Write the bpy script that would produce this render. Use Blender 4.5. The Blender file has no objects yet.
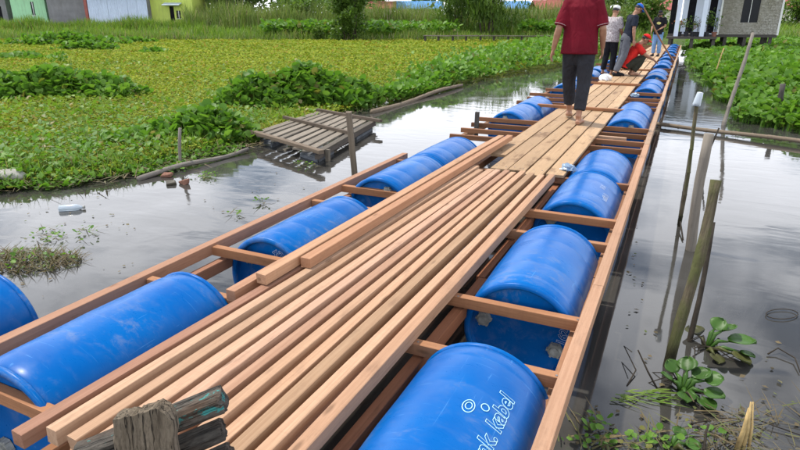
import bpy, bmesh, math, random
import numpy as np
from mathutils import Vector, Matrix, Euler

random.seed(7)
RNG = np.random.default_rng(11)
SC = bpy.context.scene
COL = SC.collection
R = math.radians

# ------------------------------------------------------------------ camera
FPX, CX, CY = 578.0, 400.0, 225.0            # photograph pixels (800 x 450)
CAM_H = 1.75
PITCH = math.atan((CY - 20.0) / FPX)
YAW = R(25.308)
cam_data = bpy.data.cameras.new('camera')
cam_data.sensor_width = 36.0
cam_data.lens = FPX / 800.0 * 36.0
cam_data.clip_start = 0.05
cam_data.clip_end = 2000
cam = bpy.data.objects.new('camera', cam_data)
COL.objects.link(cam)
cam.location = (0, 0, CAM_H)
cam.rotation_euler = (R(90) - PITCH, 0, YAW)
SC.camera = cam

# ------------------------------------------------------------------ sky, sun, exposure
SUN_EL, SUN_AZ = R(64), R(-88)               # azimuth from +Y towards +X
world = bpy.data.worlds.new('World')
SC.world = world
world.use_nodes = True
wn, wl = world.node_tree.nodes, world.node_tree.links
wn.clear()
w_out = wn.new('ShaderNodeOutputWorld')
w_bg = wn.new('ShaderNodeBackground')
w_sky = wn.new('ShaderNodeTexSky')
w_sky.sky_type = 'NISHITA'
w_sky.sun_disc = False
w_sky.sun_elevation = SUN_EL
w_sky.sun_rotation = SUN_AZ
w_sky.air_density = 1.0
w_sky.dust_density = 0.6
w_tc = wn.new('ShaderNodeTexCoord')
w_sep = wn.new('ShaderNodeSeparateXYZ')
w_add = wn.new('ShaderNodeMath'); w_add.operation = 'ADD'; w_add.inputs[1].default_value = 0.22
w_max = wn.new('ShaderNodeMath'); w_max.operation = 'MAXIMUM'; w_max.inputs[1].default_value = 0.0
w_dx = wn.new('ShaderNodeMath'); w_dx.operation = 'DIVIDE'
w_dy = wn.new('ShaderNodeMath'); w_dy.operation = 'DIVIDE'
w_cmb = wn.new('ShaderNodeCombineXYZ')
w_noise = wn.new('ShaderNodeTexNoise')
w_noise.inputs['Scale'].default_value = 1.35
w_noise.inputs['Detail'].default_value = 7
w_noise.inputs['Roughness'].default_value = 0.55
w_ramp = wn.new('ShaderNodeValToRGB')
w_ramp.color_ramp.elements[0].position = 0.43
w_ramp.color_ramp.elements[1].position = 0.56
w_mix = wn.new('ShaderNodeMix'); w_mix.data_type = 'RGBA'
w_mix.inputs['B'].default_value = (15.6, 16.1, 17.4, 1)
w_bg.inputs['Strength'].default_value = 0.14
wl.new(w_tc.outputs['Generated'], w_sep.inputs[0])
wl.new(w_sep.outputs['Z'], w_max.inputs[0]); wl.new(w_max.outputs[0], w_add.inputs[0])
wl.new(w_sep.outputs['X'], w_dx.inputs[0]); wl.new(w_add.outputs[0], w_dx.inputs[1])
wl.new(w_sep.outputs['Y'], w_dy.inputs[0]); wl.new(w_add.outputs[0], w_dy.inputs[1])
wl.new(w_dx.outputs[0], w_cmb.inputs['X']); wl.new(w_dy.outputs[0], w_cmb.inputs['Y'])
wl.new(w_cmb.outputs[0], w_noise.inputs['Vector'])
# more cloud towards the horizon, clearer overhead
w_cov = wn.new('ShaderNodeMath'); w_cov.operation = 'MULTIPLY_ADD'; w_cov.inputs[1].default_value = -0.26; w_cov.inputs[2].default_value = 0.13
w_sum = wn.new('ShaderNodeMath'); w_sum.operation = 'ADD'
wl.new(w_max.outputs[0], w_cov.inputs[0]); wl.new(w_cov.outputs[0], w_sum.inputs[0]); wl.new(w_noise.outputs['Fac'], w_sum.inputs[1])
wl.new(w_sum.outputs[0], w_ramp.inputs['Fac'])
wl.new(w_ramp.outputs['Color'], w_mix.inputs['Factor'])
wl.new(w_sky.outputs['Color'], w_mix.inputs['A'])
wl.new(w_mix.outputs['Result'], w_bg.inputs['Color'])
wl.new(w_bg.outputs[0], w_out.inputs['Surface'])

sun_d = bpy.data.lights.new('sun', 'SUN')
sun_d.energy = 4.0
sun_d.angle = R(2.0)
sun_d.color = (1.0, 0.945, 0.86)
sun = bpy.data.objects.new('sun', sun_d)
COL.objects.link(sun)
sun_dir = Vector((math.cos(SUN_EL) * math.sin(SUN_AZ), math.cos(SUN_EL) * math.cos(SUN_AZ), math.sin(SUN_EL)))
sun.rotation_euler = sun_dir.to_track_quat('Z', 'Y').to_euler()
sun.location = sun_dir * 60

SC.view_settings.view_transform = 'Standard'
SC.view_settings.look = 'None'
SC.view_settings.gamma = 1.0
SC.view_settings.exposure = 0.2
SC.view_settings.use_curve_mapping = False

WZ = 0.05                                     # water level

# ------------------------------------------------------------------ pixel helpers (photo pixel -> place)
CP, SP, CYW, SYW = math.cos(PITCH), math.sin(PITCH), math.cos(YAW), math.sin(YAW)
def ray(x, y):
    a, b, c = x - CX, CY - y, FPX
    r, up, fw = a, b * CP - c * SP, c * CP + b * SP
    return Vector((r * CYW - fw * SYW, r * SYW + fw * CYW, up))
def at(x, y, z=WZ):
    v = ray(x, y)
    t = (z - CAM_H) / v.z
    return Vector((v.x * t, v.y * t, z))
def deep(x, y, d):
    "point on pixel ray at ground distance d in front of the camera"
    v = ray(x, y)
    fw = -v.x * SYW + v.y * CYW
    t = d / fw
    return Vector((v.x * t, v.y * t, CAM_H + v.z * t))
def G(r, d, z=0.0):
    return Vector((r * CYW - d * SYW, r * SYW + d * CYW, z))
def toRD(X, Y):
    return X * CYW + Y * SYW, -X * SYW + Y * CYW
def hproj(X, Y):
    "approximate photo column of a far point"
    r, d = toRD(X, Y)
    return 400 + 613 * r / d

# ------------------------------------------------------------------ node helpers
MATS = {}
class NT:
    def __init__(self, name):
        self.m = bpy.data.materials.new(name)
        self.m.use_nodes = True
        self.n = self.m.node_tree.nodes
        self.l = self.m.node_tree.links
        self.b = self.n['Principled BSDF']
        self.out = self.n['Material Output']
        self.tc = None
        MATS[name] = self.m
    def coord(self, kind='Object'):
        if self.tc is None:
            self.tc = self.n.new('ShaderNodeTexCoord')
        return self.tc.outputs[kind]
    def geo(self):
        return self.n.new('ShaderNodeNewGeometry')
    def mapping(self, vec, scale=(1, 1, 1), loc=None):
        m = self.n.new('ShaderNodeMapping')
        m.inputs['Scale'].default_value = scale
        self.l.new(vec, m.inputs['Vector'])
        if loc is not None:
            self.l.new(loc, m.inputs['Location'])
        return m.outputs[0]
    def noise(self, vec, scale=5, detail=4, rough=0.55, dist=0.0):
        t = self.n.new('ShaderNodeTexNoise')
        t.inputs['Scale'].default_value = scale
        t.inputs['Detail'].default_value = detail
        t.inputs['Roughness'].default_value = rough
        t.inputs['Distortion'].default_value = dist
        if vec is not None:
            self.l.new(vec, t.inputs['Vector'])
        return t.outputs['Fac']
    def ramp(self, fac, stops):
        r = self.n.new('ShaderNodeValToRGB')
        cr = r.color_ramp
        while len(cr.elements) < len(stops):
            cr.elements.new(0.5)
        for e, (p, c) in zip(cr.elements, stops):
            e.position = p
            e.color = (c, c, c, 1) if isinstance(c, (int, float)) else (*c, 1)
        self.l.new(fac, r.inputs['Fac'])
        return r.outputs['Color']
    def mix(self, fac, a, b, mode='MIX'):
        m = self.n.new('ShaderNodeMix'); m.data_type = 'RGBA'; m.blend_type = mode
        for sock, v in (('Factor', fac), ('A', a), ('B', b)):
            s = m.inputs[sock]
            if isinstance(v, (int, float)):
                s.default_value = v if sock == 'Factor' else (v, v, v, 1)
            elif isinstance(v, (tuple, list)):
                s.default_value = (*v[:3], 1)
            else:
                self.l.new(v, s)
        return m.outputs['Result']
    def math(self, op, a, b=None):
        m = self.n.new('ShaderNodeMath'); m.operation = op
        for i, v in enumerate((a, b)):
            if v is None: continue
            if isinstance(v, (int, float)): m.inputs[i].default_value = v
            else: self.l.new(v, m.inputs[i])
        return m.outputs[0]
    def bump(self, h, strength=0.3, dist=0.01, normal=None):
        b = self.n.new('ShaderNodeBump')
        b.inputs['Strength'].default_value = strength
        b.inputs['Distance'].default_value = dist
        self.l.new(h, b.inputs['Height'])
        if normal is not None:
            self.l.new(normal, b.inputs['Normal'])
        return b.outputs[0]
    def set(self, **kw):
        names = dict(col='Base Color', rough='Roughness', spec='Specular IOR Level', normal='Normal', metal='Metallic', ior='IOR', trans='Transmission Weight', alpha='Alpha', coat='Coat Weight')
        for k, v in kw.items():
            s = self.b.inputs[names[k]]
            if isinstance(v, (int, float)): s.default_value = v
            elif isinstance(v, (tuple, list)): s.default_value = (*v[:3], 1)
            else: self.l.new(v, s)
        return self

def rand_offset(nt):
    oi = nt.n.new('ShaderNodeObjectInfo')
    mul = nt.math('MULTIPLY', oi.outputs['Random'], 57.0)
    c = nt.n.new('ShaderNodeCombineXYZ')
    for i in range(3): nt.l.new(mul, c.inputs[i])
    return oi, c.outputs[0]

def wood_mat(name, light, dark, rough=0.72, grain=1.0, stain=None, fresh=True):
    nt = NT(name)
    oi, off = rand_offset(nt)
    v = nt.mapping(nt.coord(), (95 * grain, 1.8, 95 * grain), off)
    g = nt.noise(v, 1.0, 7, 0.65, 0.5)
    v2 = nt.mapping(nt.coord(), (5, 0.7, 5), off)
    blot = nt.noise(v2, 1.0, 3)
    v3 = nt.mapping(nt.coord(), (160, 9, 160), off)
    fine = nt.noise(v3, 1.0, 3, 0.7)
    c = nt.mix(nt.math('MULTIPLY', nt.ramp(g, [(0.35, 0.0), (0.75, 1.0)]), 0.75), light, dark)
    c = nt.mix(nt.math('MULTIPLY', nt.ramp(blot, [(0.42, 0.0), (0.7, 1.0)]), 0.45), c, tuple(x * 0.72 for x in light))
    c = nt.mix(nt.math('MULTIPLY', nt.ramp(fine, [(0.45, 0.0), (0.75, 1.0)]), 0.3), c, dark)
    if stain:
        v4 = nt.mapping(nt.coord(), (6, 2.2, 6), off)
        s = nt.noise(v4, 1.0, 5, 0.65)
        c = nt.mix(nt.math('MULTIPLY', nt.ramp(s, [(0.56, 0.0), (0.66, 1.0)]), stain[1]), c, stain[0])
    # knots and nail-size dark spots
    vo = nt.n.new('ShaderNodeTexVoronoi'); vo.inputs['Scale'].default_value = 1.0
    nt.l.new(nt.mapping(nt.coord(), (9, 2.6, 9), off), vo.inputs['Vector'])
    k = nt.ramp(vo.outputs['Distance'], [(0.05, 1.0), (0.12, 0.0)])
    c = nt.mix(nt.math('MULTIPLY', k, 0.55), c, tuple(x * 0.35 for x in dark))
    c = nt.mix(1.0, c, oi.outputs['Color'], 'MULTIPLY')
    saw = nt.noise(nt.mapping(nt.coord(), (3, 95, 3), off), 1.0, 2, 0.5)
    dirt = nt.noise(nt.mapping(nt.coord(), (14, 4, 14), off), 1.0, 6, 0.7)
    c = nt.mix(nt.math('MULTIPLY', nt.ramp(dirt, [(0.55, 0.0), (0.72, 1.0)]), 0.4), c, tuple(x * 0.5 for x in dark))
    c = nt.mix(nt.math('MULTIPLY', nt.ramp(saw, [(0.5, 0.0), (0.75, 1.0)]), 0.16), c, dark)
    hh = nt.math('ADD', nt.math('MULTIPLY', fine, 1.0), nt.math('MULTIPLY', saw, 0.4))
    nt.set(col=c, rough=rough, spec=0.15, normal=nt.bump(hh, 0.35, 0.002))
    return nt.m

M_WOOD = wood_mat('sawn_wood', (0.45, 0.30, 0.205), (0.27, 0.155, 0.095))
M_FRAME = wood_mat('frame_wood', (0.35, 0.19, 0.105), (0.20, 0.10, 0.052))
M_DECK = wood_mat('deck_wood', (0.46, 0.32, 0.20), (0.29, 0.175, 0.10), stain=((0.19, 0.115, 0.068), 0.85))
M_GREYWOOD = wood_mat('weathered_wood', (0.25, 0.225, 0.19), (0.075, 0.065, 0.055), 0.85, 0.8)
M_DARKWOOD = wood_mat('rotten_wood', (0.10, 0.09, 0.08), (0.025, 0.022, 0.02), 0.8, 0.8)
M_PALEPOLE = wood_mat('pale_bare_wood', (0.24, 0.21, 0.17), (0.11, 0.095, 0.075), 0.85, 0.8)
def cracked_mat(name, light, dark, teal=None):
    nt = NT(name)
    oi, off = rand_offset(nt)
    v = nt.mapping(nt.coord(), (38, 5, 38), off)
    g = nt.noise(v, 1.0, 8, 0.7, 0.25)
    fine = nt.noise(nt.mapping(nt.coord(), (150, 40, 150), off), 1.0, 4, 0.7)
    cr = nt.noise(nt.mapping(nt.coord(), (48, 2.0, 48), off), 1.0, 4, 0.6, 0.25)
    crack = nt.ramp(cr, [(0.47, 0.0), (0.49, 1.0), (0.50, 1.0), (0.52, 0.0)])
    c = nt.mix(nt.ramp(g, [(0.32, 0.0), (0.66, 1.0)]), dark, light)
    c = nt.mix(nt.math('MULTIPLY', nt.ramp(fine, [(0.45, 0.0), (0.7, 1.0)]), 0.6), c, tuple(x * .4 for x in dark))
    rust = nt.noise(nt.mapping(nt.coord(), (9, 4, 9), off), 1.0, 4)
    c = nt.mix(nt.math('MULTIPLY', nt.ramp(rust, [(0.55, 0.0), (0.7, 1.0)]), 0.35), c, (light[0] * .9, light[1] * .55, light[2] * .35))
    if teal:
        p = nt.noise(nt.mapping(nt.coord(), (20, 9, 20), off), 1.0, 6, 0.7)
        c = nt.mix(nt.ramp(p, [(0.57, 0.0), (0.60, 1.0)]), c, nt.mix(fine, teal, tuple(x * .45 for x in teal)))
    c = nt.mix(nt.math('MULTIPLY', crack, 0.9), c, (0.012, 0.010, 0.008))
    h = nt.math('SUBTRACT', nt.math('ADD', g, nt.math('MULTIPLY', fine, .5)), nt.math('MULTIPLY', crack, .8))
    nt.set(col=c, rough=.9, spec=.15, normal=nt.bump(h, 0.7, 0.008))
    return nt.m
M_CRACKED = cracked_mat('cracked_grey_wood', (0.21, 0.17, 0.12), (0.085, 0.066, 0.045))
M_CRACKDARK = cracked_mat('cracked_black_wood', (0.11, 0.10, 0.085), (0.03, 0.027, 0.023))
M_CRACKTEAL = cracked_mat('cracked_teal_wood', (0.13, 0.115, 0.095), (0.03, 0.027, 0.023), (0.07, 0.34, 0.31))
M_BAMBOO = wood_mat('old_bamboo', (0.24, 0.19, 0.135), (0.10, 0.075, 0.05), 0.75, 0.7)

def mossy_mat():
    nt = NT('mossy_pole')
    oi, off = rand_offset(nt)
    v = nt.mapping(nt.coord(), (30, 3, 30), off)
    g = nt.noise(v, 1.0, 6, 0.65, 0.5)
    m = nt.noise(nt.mapping(nt.coord(), (9, 5, 9), off), 1.0, 5, 0.6)
    c = nt.mix(nt.ramp(g, [(0.3, 0.0), (0.7, 1.0)]), (0.15, 0.125, 0.08), (0.045, 0.036, 0.023))
    c = nt.mix(nt.math('MULTIPLY', nt.ramp(m, [(0.42, 0.0), (0.58, 1.0)]), 0.75), c, (0.085, 0.095, 0.032))
    sz = nt.n.new('ShaderNodeSeparateXYZ'); nt.l.new(nt.geo().outputs['Position'], sz.inputs[0])
    wet = nt.ramp(nt.math('ADD', sz.outputs['Z'], nt.math('MULTIPLY', m, 0.12)), [(0.20, 1.0), (0.27, 0.0)])
    c = nt.mix(nt.math('MULTIPLY', wet, 0.8), c, (0.02, 0.016, 0.012))
    nt.set(col=c, rough=0.9, spec=0.12, normal=nt.bump(nt.math('ADD', g, m), 1.0, 0.02))
    return nt.m
M_MOSSY = mossy_mat()

def teal_mat():
    nt = NT('teal_flaked_wood')
    oi, off = rand_offset(nt)
    v = nt.mapping(nt.coord(), (40, 3, 40), off)
    g = nt.noise(v, 1.0, 6, 0.65, 0.5)
    p = nt.noise(nt.mapping(nt.coord(), (16, 9, 16), off), 1.0, 5, 0.65)
    c = nt.mix(nt.ramp(g, [(0.3, 0.0), (0.7, 1.0)]), (0.12, 0.105, 0.09), (0.02, 0.018, 0.016))
    c = nt.mix(nt.ramp(p, [(0.54, 0.0), (0.60, 1.0)]), c, (0.06, 0.30, 0.27))
    nt.set(col=c, rough=0.8, spec=0.25, normal=nt.bump(g, 0.6, 0.008))
    return nt.m
M_TEAL = teal_mat()

def barrel_mat():
    nt = NT('blue_plastic')
    oi, off = rand_offset(nt)
    v = nt.mapping(nt.coord(), (1, 1, 1), off)
    big = nt.noise(v, 2.6, 4, 0.55)
    grime = nt.noise(nt.mapping(nt.coord(), (9, 16, 9), off), 1.0, 9, 0.78, 0.4)
    c = nt.mix(nt.ramp(big, [(0.35, 0.0), (0.7, 1.0)]), (0.0003, 0.088, 0.325), (0.0005, 0.114, 0.375))
    mask = nt.ramp(big, [(0.44, 0.12), (0.64, 1.0)])
    dust = nt.math('MULTIPLY', nt.math('MULTIPLY', nt.ramp(grime, [(0.50, 0.0), (0.66, 1.0)]), mask), 0.34)
    sc1 = nt.noise(nt.mapping(nt.coord(), (4, 120, 4), off), 1.0, 3, 0.6, 0.3)
    sc2 = nt.noise(nt.mapping(nt.coord(), (70, 3, 70), off), 1.0, 3, 0.6, 0.6)
    s1 = nt.ramp(sc1, [(0.665, 0.0), (0.69, 1.0)]); s2 = nt.ramp(sc2, [(0.68, 0.0), (0.70, 1.0)])
    scr = nt.math('MULTIPLY', nt.math('MAXIMUM', s1, s2), 0.30)
    c = nt.mix(dust, c, (0.30, 0.29, 0.27))
    c = nt.mix(scr, c, (0.10, 0.30, 0.60))
    ro = nt.mix(dust, nt.ramp(grime, [(0.3, 0.24), (0.7, 0.38)]), 0.75)
    nt.set(col=c, rough=ro, spec=0.14, normal=nt.bump(nt.math('ADD', big, nt.math('MULTIPLY', grime, .06)), 0.16, 0.02))
    return nt.m
M_BLUE = barrel_mat()

def plain(name, col, rough=0.6, spec=0.3, var=0.25, scale=6.0, bump=0.0, metal=0.0, bscale=60):
    nt = NT(name)
    oi, off = rand_offset(nt)
    v = nt.mapping(nt.coord(), (1, 1, 1), off)
    n = nt.noise(v, scale, 5, 0.6)
    c = nt.mix(nt.ramp(n, [(0.3, 0.0), (0.7, 1.0)]), tuple(x * (1 - var) for x in col), tuple(min(1, x * (1 + var)) for x in col))
    nt.set(col=c, rough=rough, spec=spec, metal=metal)
    if bump:
        nt.set(normal=nt.bump(nt.noise(v, bscale, 3), bump, 0.01))
    return nt.m
M_CAP = plain('grey_bung_plastic', (0.26, 0.26, 0.23), 0.6, 0.3, 0.4, 30)
M_PAINT = plain('pale_marker_paint', (0.48, 0.78, 0.82), 0.6, 0.3, 0.1)
M_CHALK = plain('white_chalk', (0.55, 0.62, 0.74), 0.8, 0.2, 0.2)
M_WHITEPL = plain('white_plastic', (0.72, 0.74, 0.75), 0.4, 0.5, 0.1)
M_STYRO = plain('dirty_foam', (0.30, 0.29, 0.25), 0.9, 0.2, 0.3, 12, 0.4)
M_FOAMGREY = plain('grey_float', (0.12, 0.13, 0.14), 0.8, 0.2, 0.4, 8, 0.3)
M_BRICK = plain('broken_brick', (0.22, 0.115, 0.08), 0.9, 0.1, 0.3, 20, 0.5)
M_MUD = plain('shore_mud', (0.07, 0.06, 0.04), 0.6, 0.4, 0.5, 4, 0.8, 0, 9)
M_TWIG = plain('dead_twig', (0.035, 0.028, 0.02), 0.8, 0.2, 0.4, 20)
M_STRAW = plain('dry_straw', (0.42, 0.30, 0.13), 0.8, 0.2, 0.3, 20)

def leaf_mat(name, a, b, c3, trans=0.35, rough=0.45, patch=(0.5, None), spec=0.35, yellow=None):
    nt = NT(name)
    g = nt.geo()
    rnd = g.outputs['Random Per Island']
    c = nt.ramp(rnd, [(0.0, a), (0.55, b), (1.0, c3)])
    pn = nt.noise(g.outputs['Position'], patch[0], 4, 0.6)
    if patch[1] is not None:
        c = nt.mix(nt.math('MULTIPLY', nt.ramp(pn, [(0.42, 0.0), (0.62, 1.0)]), 0.7), c, nt.mix(0.5, c, patch[1]))
    if name == 'floating_mat_leaf':
        pb_ = nt.noise(g.outputs['Position'], 0.9, 5, 0.7)
        c = nt.mix(nt.math('MULTIPLY', nt.ramp(pb_, [(0.55, 0.0), (0.68, 1.0)]), 0.5), c, (0.17, 0.15, 0.035))
    if yellow is not None:
        sel = nt.ramp(nt.math('FRACT', nt.math('MULTIPLY', rnd, 37.7)), [(yellow[1], 1.0), (yellow[1] + 0.02, 0.0)])
        c = nt.mix(sel, c, yellow[0])
    nt.set(col=c, rough=rough, spec=spec)
    tr = nt.n.new('ShaderNodeBsdfTranslucent')
    nt.l.new(nt.mix(1.0, c, (1.15, 1.25, 0.6), 'MULTIPLY'), tr.inputs['Color'])
    ms = nt.n.new('ShaderNodeMixShader')
    ms.inputs[0].default_value = trans
    nt.l.new(nt.b.outputs[0], ms.inputs[1]); nt.l.new(tr.outputs[0], ms.inputs[2])
    nt.l.new(ms.outputs[0], nt.out.inputs['Surface'])
    return nt.m
M_HYA = leaf_mat('hyacinth_leaf', (0.075, 0.175, 0.02), (0.12, 0.25, 0.03), (0.18, 0.32, 0.05), 0.38, 0.5, (0.9, (0.07, 0.15, 0.02)), 0.25, ((0.17, 0.17, 0.04), 0.02))
M_MAT = leaf_mat('floating_mat_leaf', (0.16, 0.22, 0.028), (0.245, 0.295, 0.034), (0.34, 0.36, 0.045), 0.25, 0.75, (0.22, (0.07, 0.17, 0.02)), 0.06, ((0.25, 0.185, 0.03), 0.08))
M_GRASS = leaf_mat('marsh_grass', (0.115, 0.21, 0.022), (0.17, 0.28, 0.034), (0.25, 0.34, 0.055), 0.35, 0.5, (0.3, (0.06, 0.12, 0.02)), 0.3, ((0.28, 0.24, 0.10), 0.06))
M_REED = leaf_mat('reed_blade', (0.13, 0.20, 0.04), (0.19, 0.26, 0.06), (0.27, 0.32, 0.10), 0.3, 0.55, (0.2, (0.05, 0.10, 0.02)), 0.25, ((0.32, 0.27, 0.16), 0.10))
M_TREE = leaf_mat('dark_tree_leaf', (0.05, 0.10, 0.02), (0.08, 0.14, 0.028), (0.13, 0.19, 0.04), 0.3, 0.5, (0.8, (0.03, 0.06, 0.012)))
M_TREE2 = leaf_mat('light_tree_leaf', (0.07, 0.14, 0.02), (0.11, 0.19, 0.03), (0.17, 0.25, 0.05), 0.35, 0.5, (0.8, (0.06, 0.11, 0.02)))
M_BARK = plain('bark', (0.08, 0.065, 0.05), 0.9, 0.1, 0.4, 10, 0.5)
M_DRYGRASS = leaf_mat('dry_shore_litter', (0.09, 0.07, 0.035), (0.16, 0.12, 0.06), (0.09, 0.12, 0.03), 0.2, 0.7)

# ------------------------------------------------------------------ object helpers
def link(name, mesh, mat, parent=None):
    o = bpy.data.objects.new(name, mesh)
    COL.objects.link(o)
    if mat is not None and mesh is not None:
        mesh.materials.clear(); mesh.materials.append(mat)
    if parent is not None:
        o.parent = parent
    return o
def tag(o, label, cat, group=None, kind=None):
    o['label'] = label; o['category'] = cat
    if group: o['group'] = group
    if kind: o['kind'] = kind
    return o
def thing(name, label, cat, loc=(0, 0, 0), rotz=0.0, group=None):
    o = bpy.data.objects.new(name, None)
    o.empty_display_size = 0.1
    COL.objects.link(o)
    o.location = loc; o.rotation_euler = (0, 0, rotz)
    return tag(o, label, cat, group)
def struct(name, mesh, mat):
    o = link(name, mesh, mat); o['kind'] = 'structure'
    return o
def mesh_from(name, verts, faces, smooth=False):
    me = bpy.data.meshes.new(name)
    me.from_pydata([tuple(v) for v in verts], [], faces)
    if smooth:
        me.polygons.foreach_set('use_smooth', [True] * len(me.polygons))
    me.update()
    return me
def bm_mesh(name, bm, smooth=False):
    bmesh.ops.recalc_face_normals(bm, faces=bm.faces)
    me = bpy.data.meshes.new(name)
    bm.to_mesh(me); bm.free()
    if smooth:
        me.polygons.foreach_set('use_smooth', [True] * len(me.polygons))
    return me
def box_bm(bm, c, s, rot=None):
    m = Matrix.Translation(Vector(c))
    if rot is not None: m = m @ rot
    m = m @ Matrix.Diagonal((s[0], s[1], s[2], 1))
    bmesh.ops.create_cube(bm, size=1.0, matrix=m)
def box_obj(name, c, s, mat, parent=None, bevel=0.0, rot=None, loc=None):
    bm = bmesh.new()
    box_bm(bm, c, s, rot)
    if bevel:
        bmesh.ops.bevel(bm, geom=bm.edges[:], offset=bevel, segments=1, affect='EDGES')
    return link(name, bm_mesh(name, bm), mat, parent)

def beam_mesh(name, L, w, h, warp=0.004, nsec=9, bev=0.0022, taper=None):
    "sawn length along local Y, centred, slightly out of true"
    hw, hh = w / 2, h / 2
    prof = [(-hw + bev, -hh), (hw - bev, -hh), (hw, -hh + bev), (hw, hh - bev), (hw - bev, hh), (-hw + bev, hh), (-hw, hh - bev), (-hw, -hh + bev)]
    a1, a2, p1, p2 = random.uniform(-1, 1) * warp, random.uniform(-1, 1) * warp * 0.4, random.uniform(0, 6), random.uniform(0, 6)
    vs, fs = [], []
    for i in range(nsec):
        t = i / (nsec - 1)
        y = (t - 0.5) * L
        dx, dz = a1 * math.sin(3.0 * t + p1), a2 * math.sin(4.0 * t + p2)
        for (x, z) in prof:
            j = 0.0012
            skew = random.uniform(-.003, .003) if i in (0, nsec - 1) else 0
            vs.append((x + dx + random.uniform(-j, j), y + skew, z + dz + random.uniform(-j, j) * 0.4))
    for i in range(nsec - 1):
        for k in range(8):
            a, b = i * 8 + k, i * 8 + (k + 1) % 8
            fs.append((a, a + 8, b + 8, b))
    fs.append(tuple(range(8)))
    fs.append(tuple((nsec - 1) * 8 + k for k in reversed(range(8))))
    bm = bmesh.new()
    me = mesh_from(name, vs, fs)
    bm.from_mesh(me)
    bmesh.ops.recalc_face_normals(bm, faces=bm.faces)
    bm.to_mesh(me); bm.free()
    return me
def beam(name, p0, p1, w, h, mat, parent=None, tint=(1, 1, 1), warp=0.004, roll=0.0, nsec=9):
    p0, p1 = Vector(p0), Vector(p1)
    d = p1 - p0
    me = beam_mesh(name, d.length, w, h, warp, nsec)
    o = link(name, me, mat, parent)
    o.location = (p0 + p1) / 2
    q = d.to_track_quat('Y', 'Z')
    o.rotation_mode = 'QUATERNION'
    o.rotation_quaternion = q @ Euler((0, roll, 0)).to_quaternion()
    o.color = (*tint, 1)
    return o

def tube_bm(bm, pts, radii, n=8, caps=True, side=None, jitter=0.0):
    "elliptic loft; radii are numbers or (side, front) pairs"
    pts = [Vector(p) for p in pts]
    rings = []
    ref = Vector(side) if side is not None else None
    for i, p in enumerate(pts):
        if i == 0: t = pts[1] - p
        elif i == len(pts) - 1: t = p - pts[-2]
        else: t = (pts[i + 1] - p).normalized() + (p - pts[i - 1]).normalized()
        t.normalize()
        if ref is None:
            ref = Vector((1, 0, 0)) if abs(t.x) < 0.8 else Vector((0, 1, 0))
        a = ref - t * ref.dot(t)
        if a.length < 1e-4:
            a = t.orthogonal()
        a.normalize()
        b = t.cross(a)
        if side is None: ref = a
        rr = radii[i]
        ra, rb = rr if isinstance(rr, (tuple, list)) else (rr, rr)
        ring = []
        for k in range(n):
            an = 2 * math.pi * k / n
            jj = 1 + random.uniform(-jitter, jitter)
            ring.append(bm.verts.new(p + a * (ra * jj * math.cos(an)) + b * (rb * jj * math.sin(an))))
        rings.append(ring)
    for i in range(len(rings) - 1):
        for k in range(n):
            bm.faces.new((rings[i][k], rings[i][(k + 1) % n], rings[i + 1][(k + 1) % n], rings[i + 1][k]))
    if caps:
        bm.faces.new(list(reversed(rings[0]))); bm.faces.new(rings[-1])
def tube_obj(name, pts, radii, mat, parent=None, n=8, smooth=True, jitter=0.0):
    bm = bmesh.new()
    tube_bm(bm, pts, radii, n, jitter=jitter)
    return link(name, bm_mesh(name, bm, smooth), mat, parent)
def pole_obj(name, p0, p1, r0, r1, mat, parent=None, n=10, seg=8, wob=0.012, knots=False):
    "round pole whose texture runs along local Y"
    p0, p1 = Vector(p0), Vector(p1)
    L = (p1 - p0).length
    pts, rad = [], []
    ph = random.uniform(0, 6)
    for i in range(seg + 1):
        t = i / seg
        pts.append((wob * math.sin(4 * t + ph) * math.sin(math.pi * t), t * L, wob * math.cos(5 * t + ph) * math.sin(math.pi * t)))
        r = r0 + (r1 - r0) * t
        rad.append(r * random.uniform(0.94, 1.08))
        if knots and 0 < i < seg:
            pts.append((pts[-1][0], t * L + r * 0.5, pts[-1][2])); rad.append(r * 1.16)
            pts.append((pts[-1][0], t * L + r, pts[-1][2])); rad.append(r)
    bm = bmesh.new()
    tube_bm(bm, pts, rad, n, side=(1, 0, 0), jitter=0.06)
    o = link(name, bm_mesh(name, bm, True), mat, parent)
    o.location = p0
    o.rotation_mode = 'QUATERNION'
    o.rotation_quaternion = (p1 - p0).to_track_quat('Y', 'Z')
    return o

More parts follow.
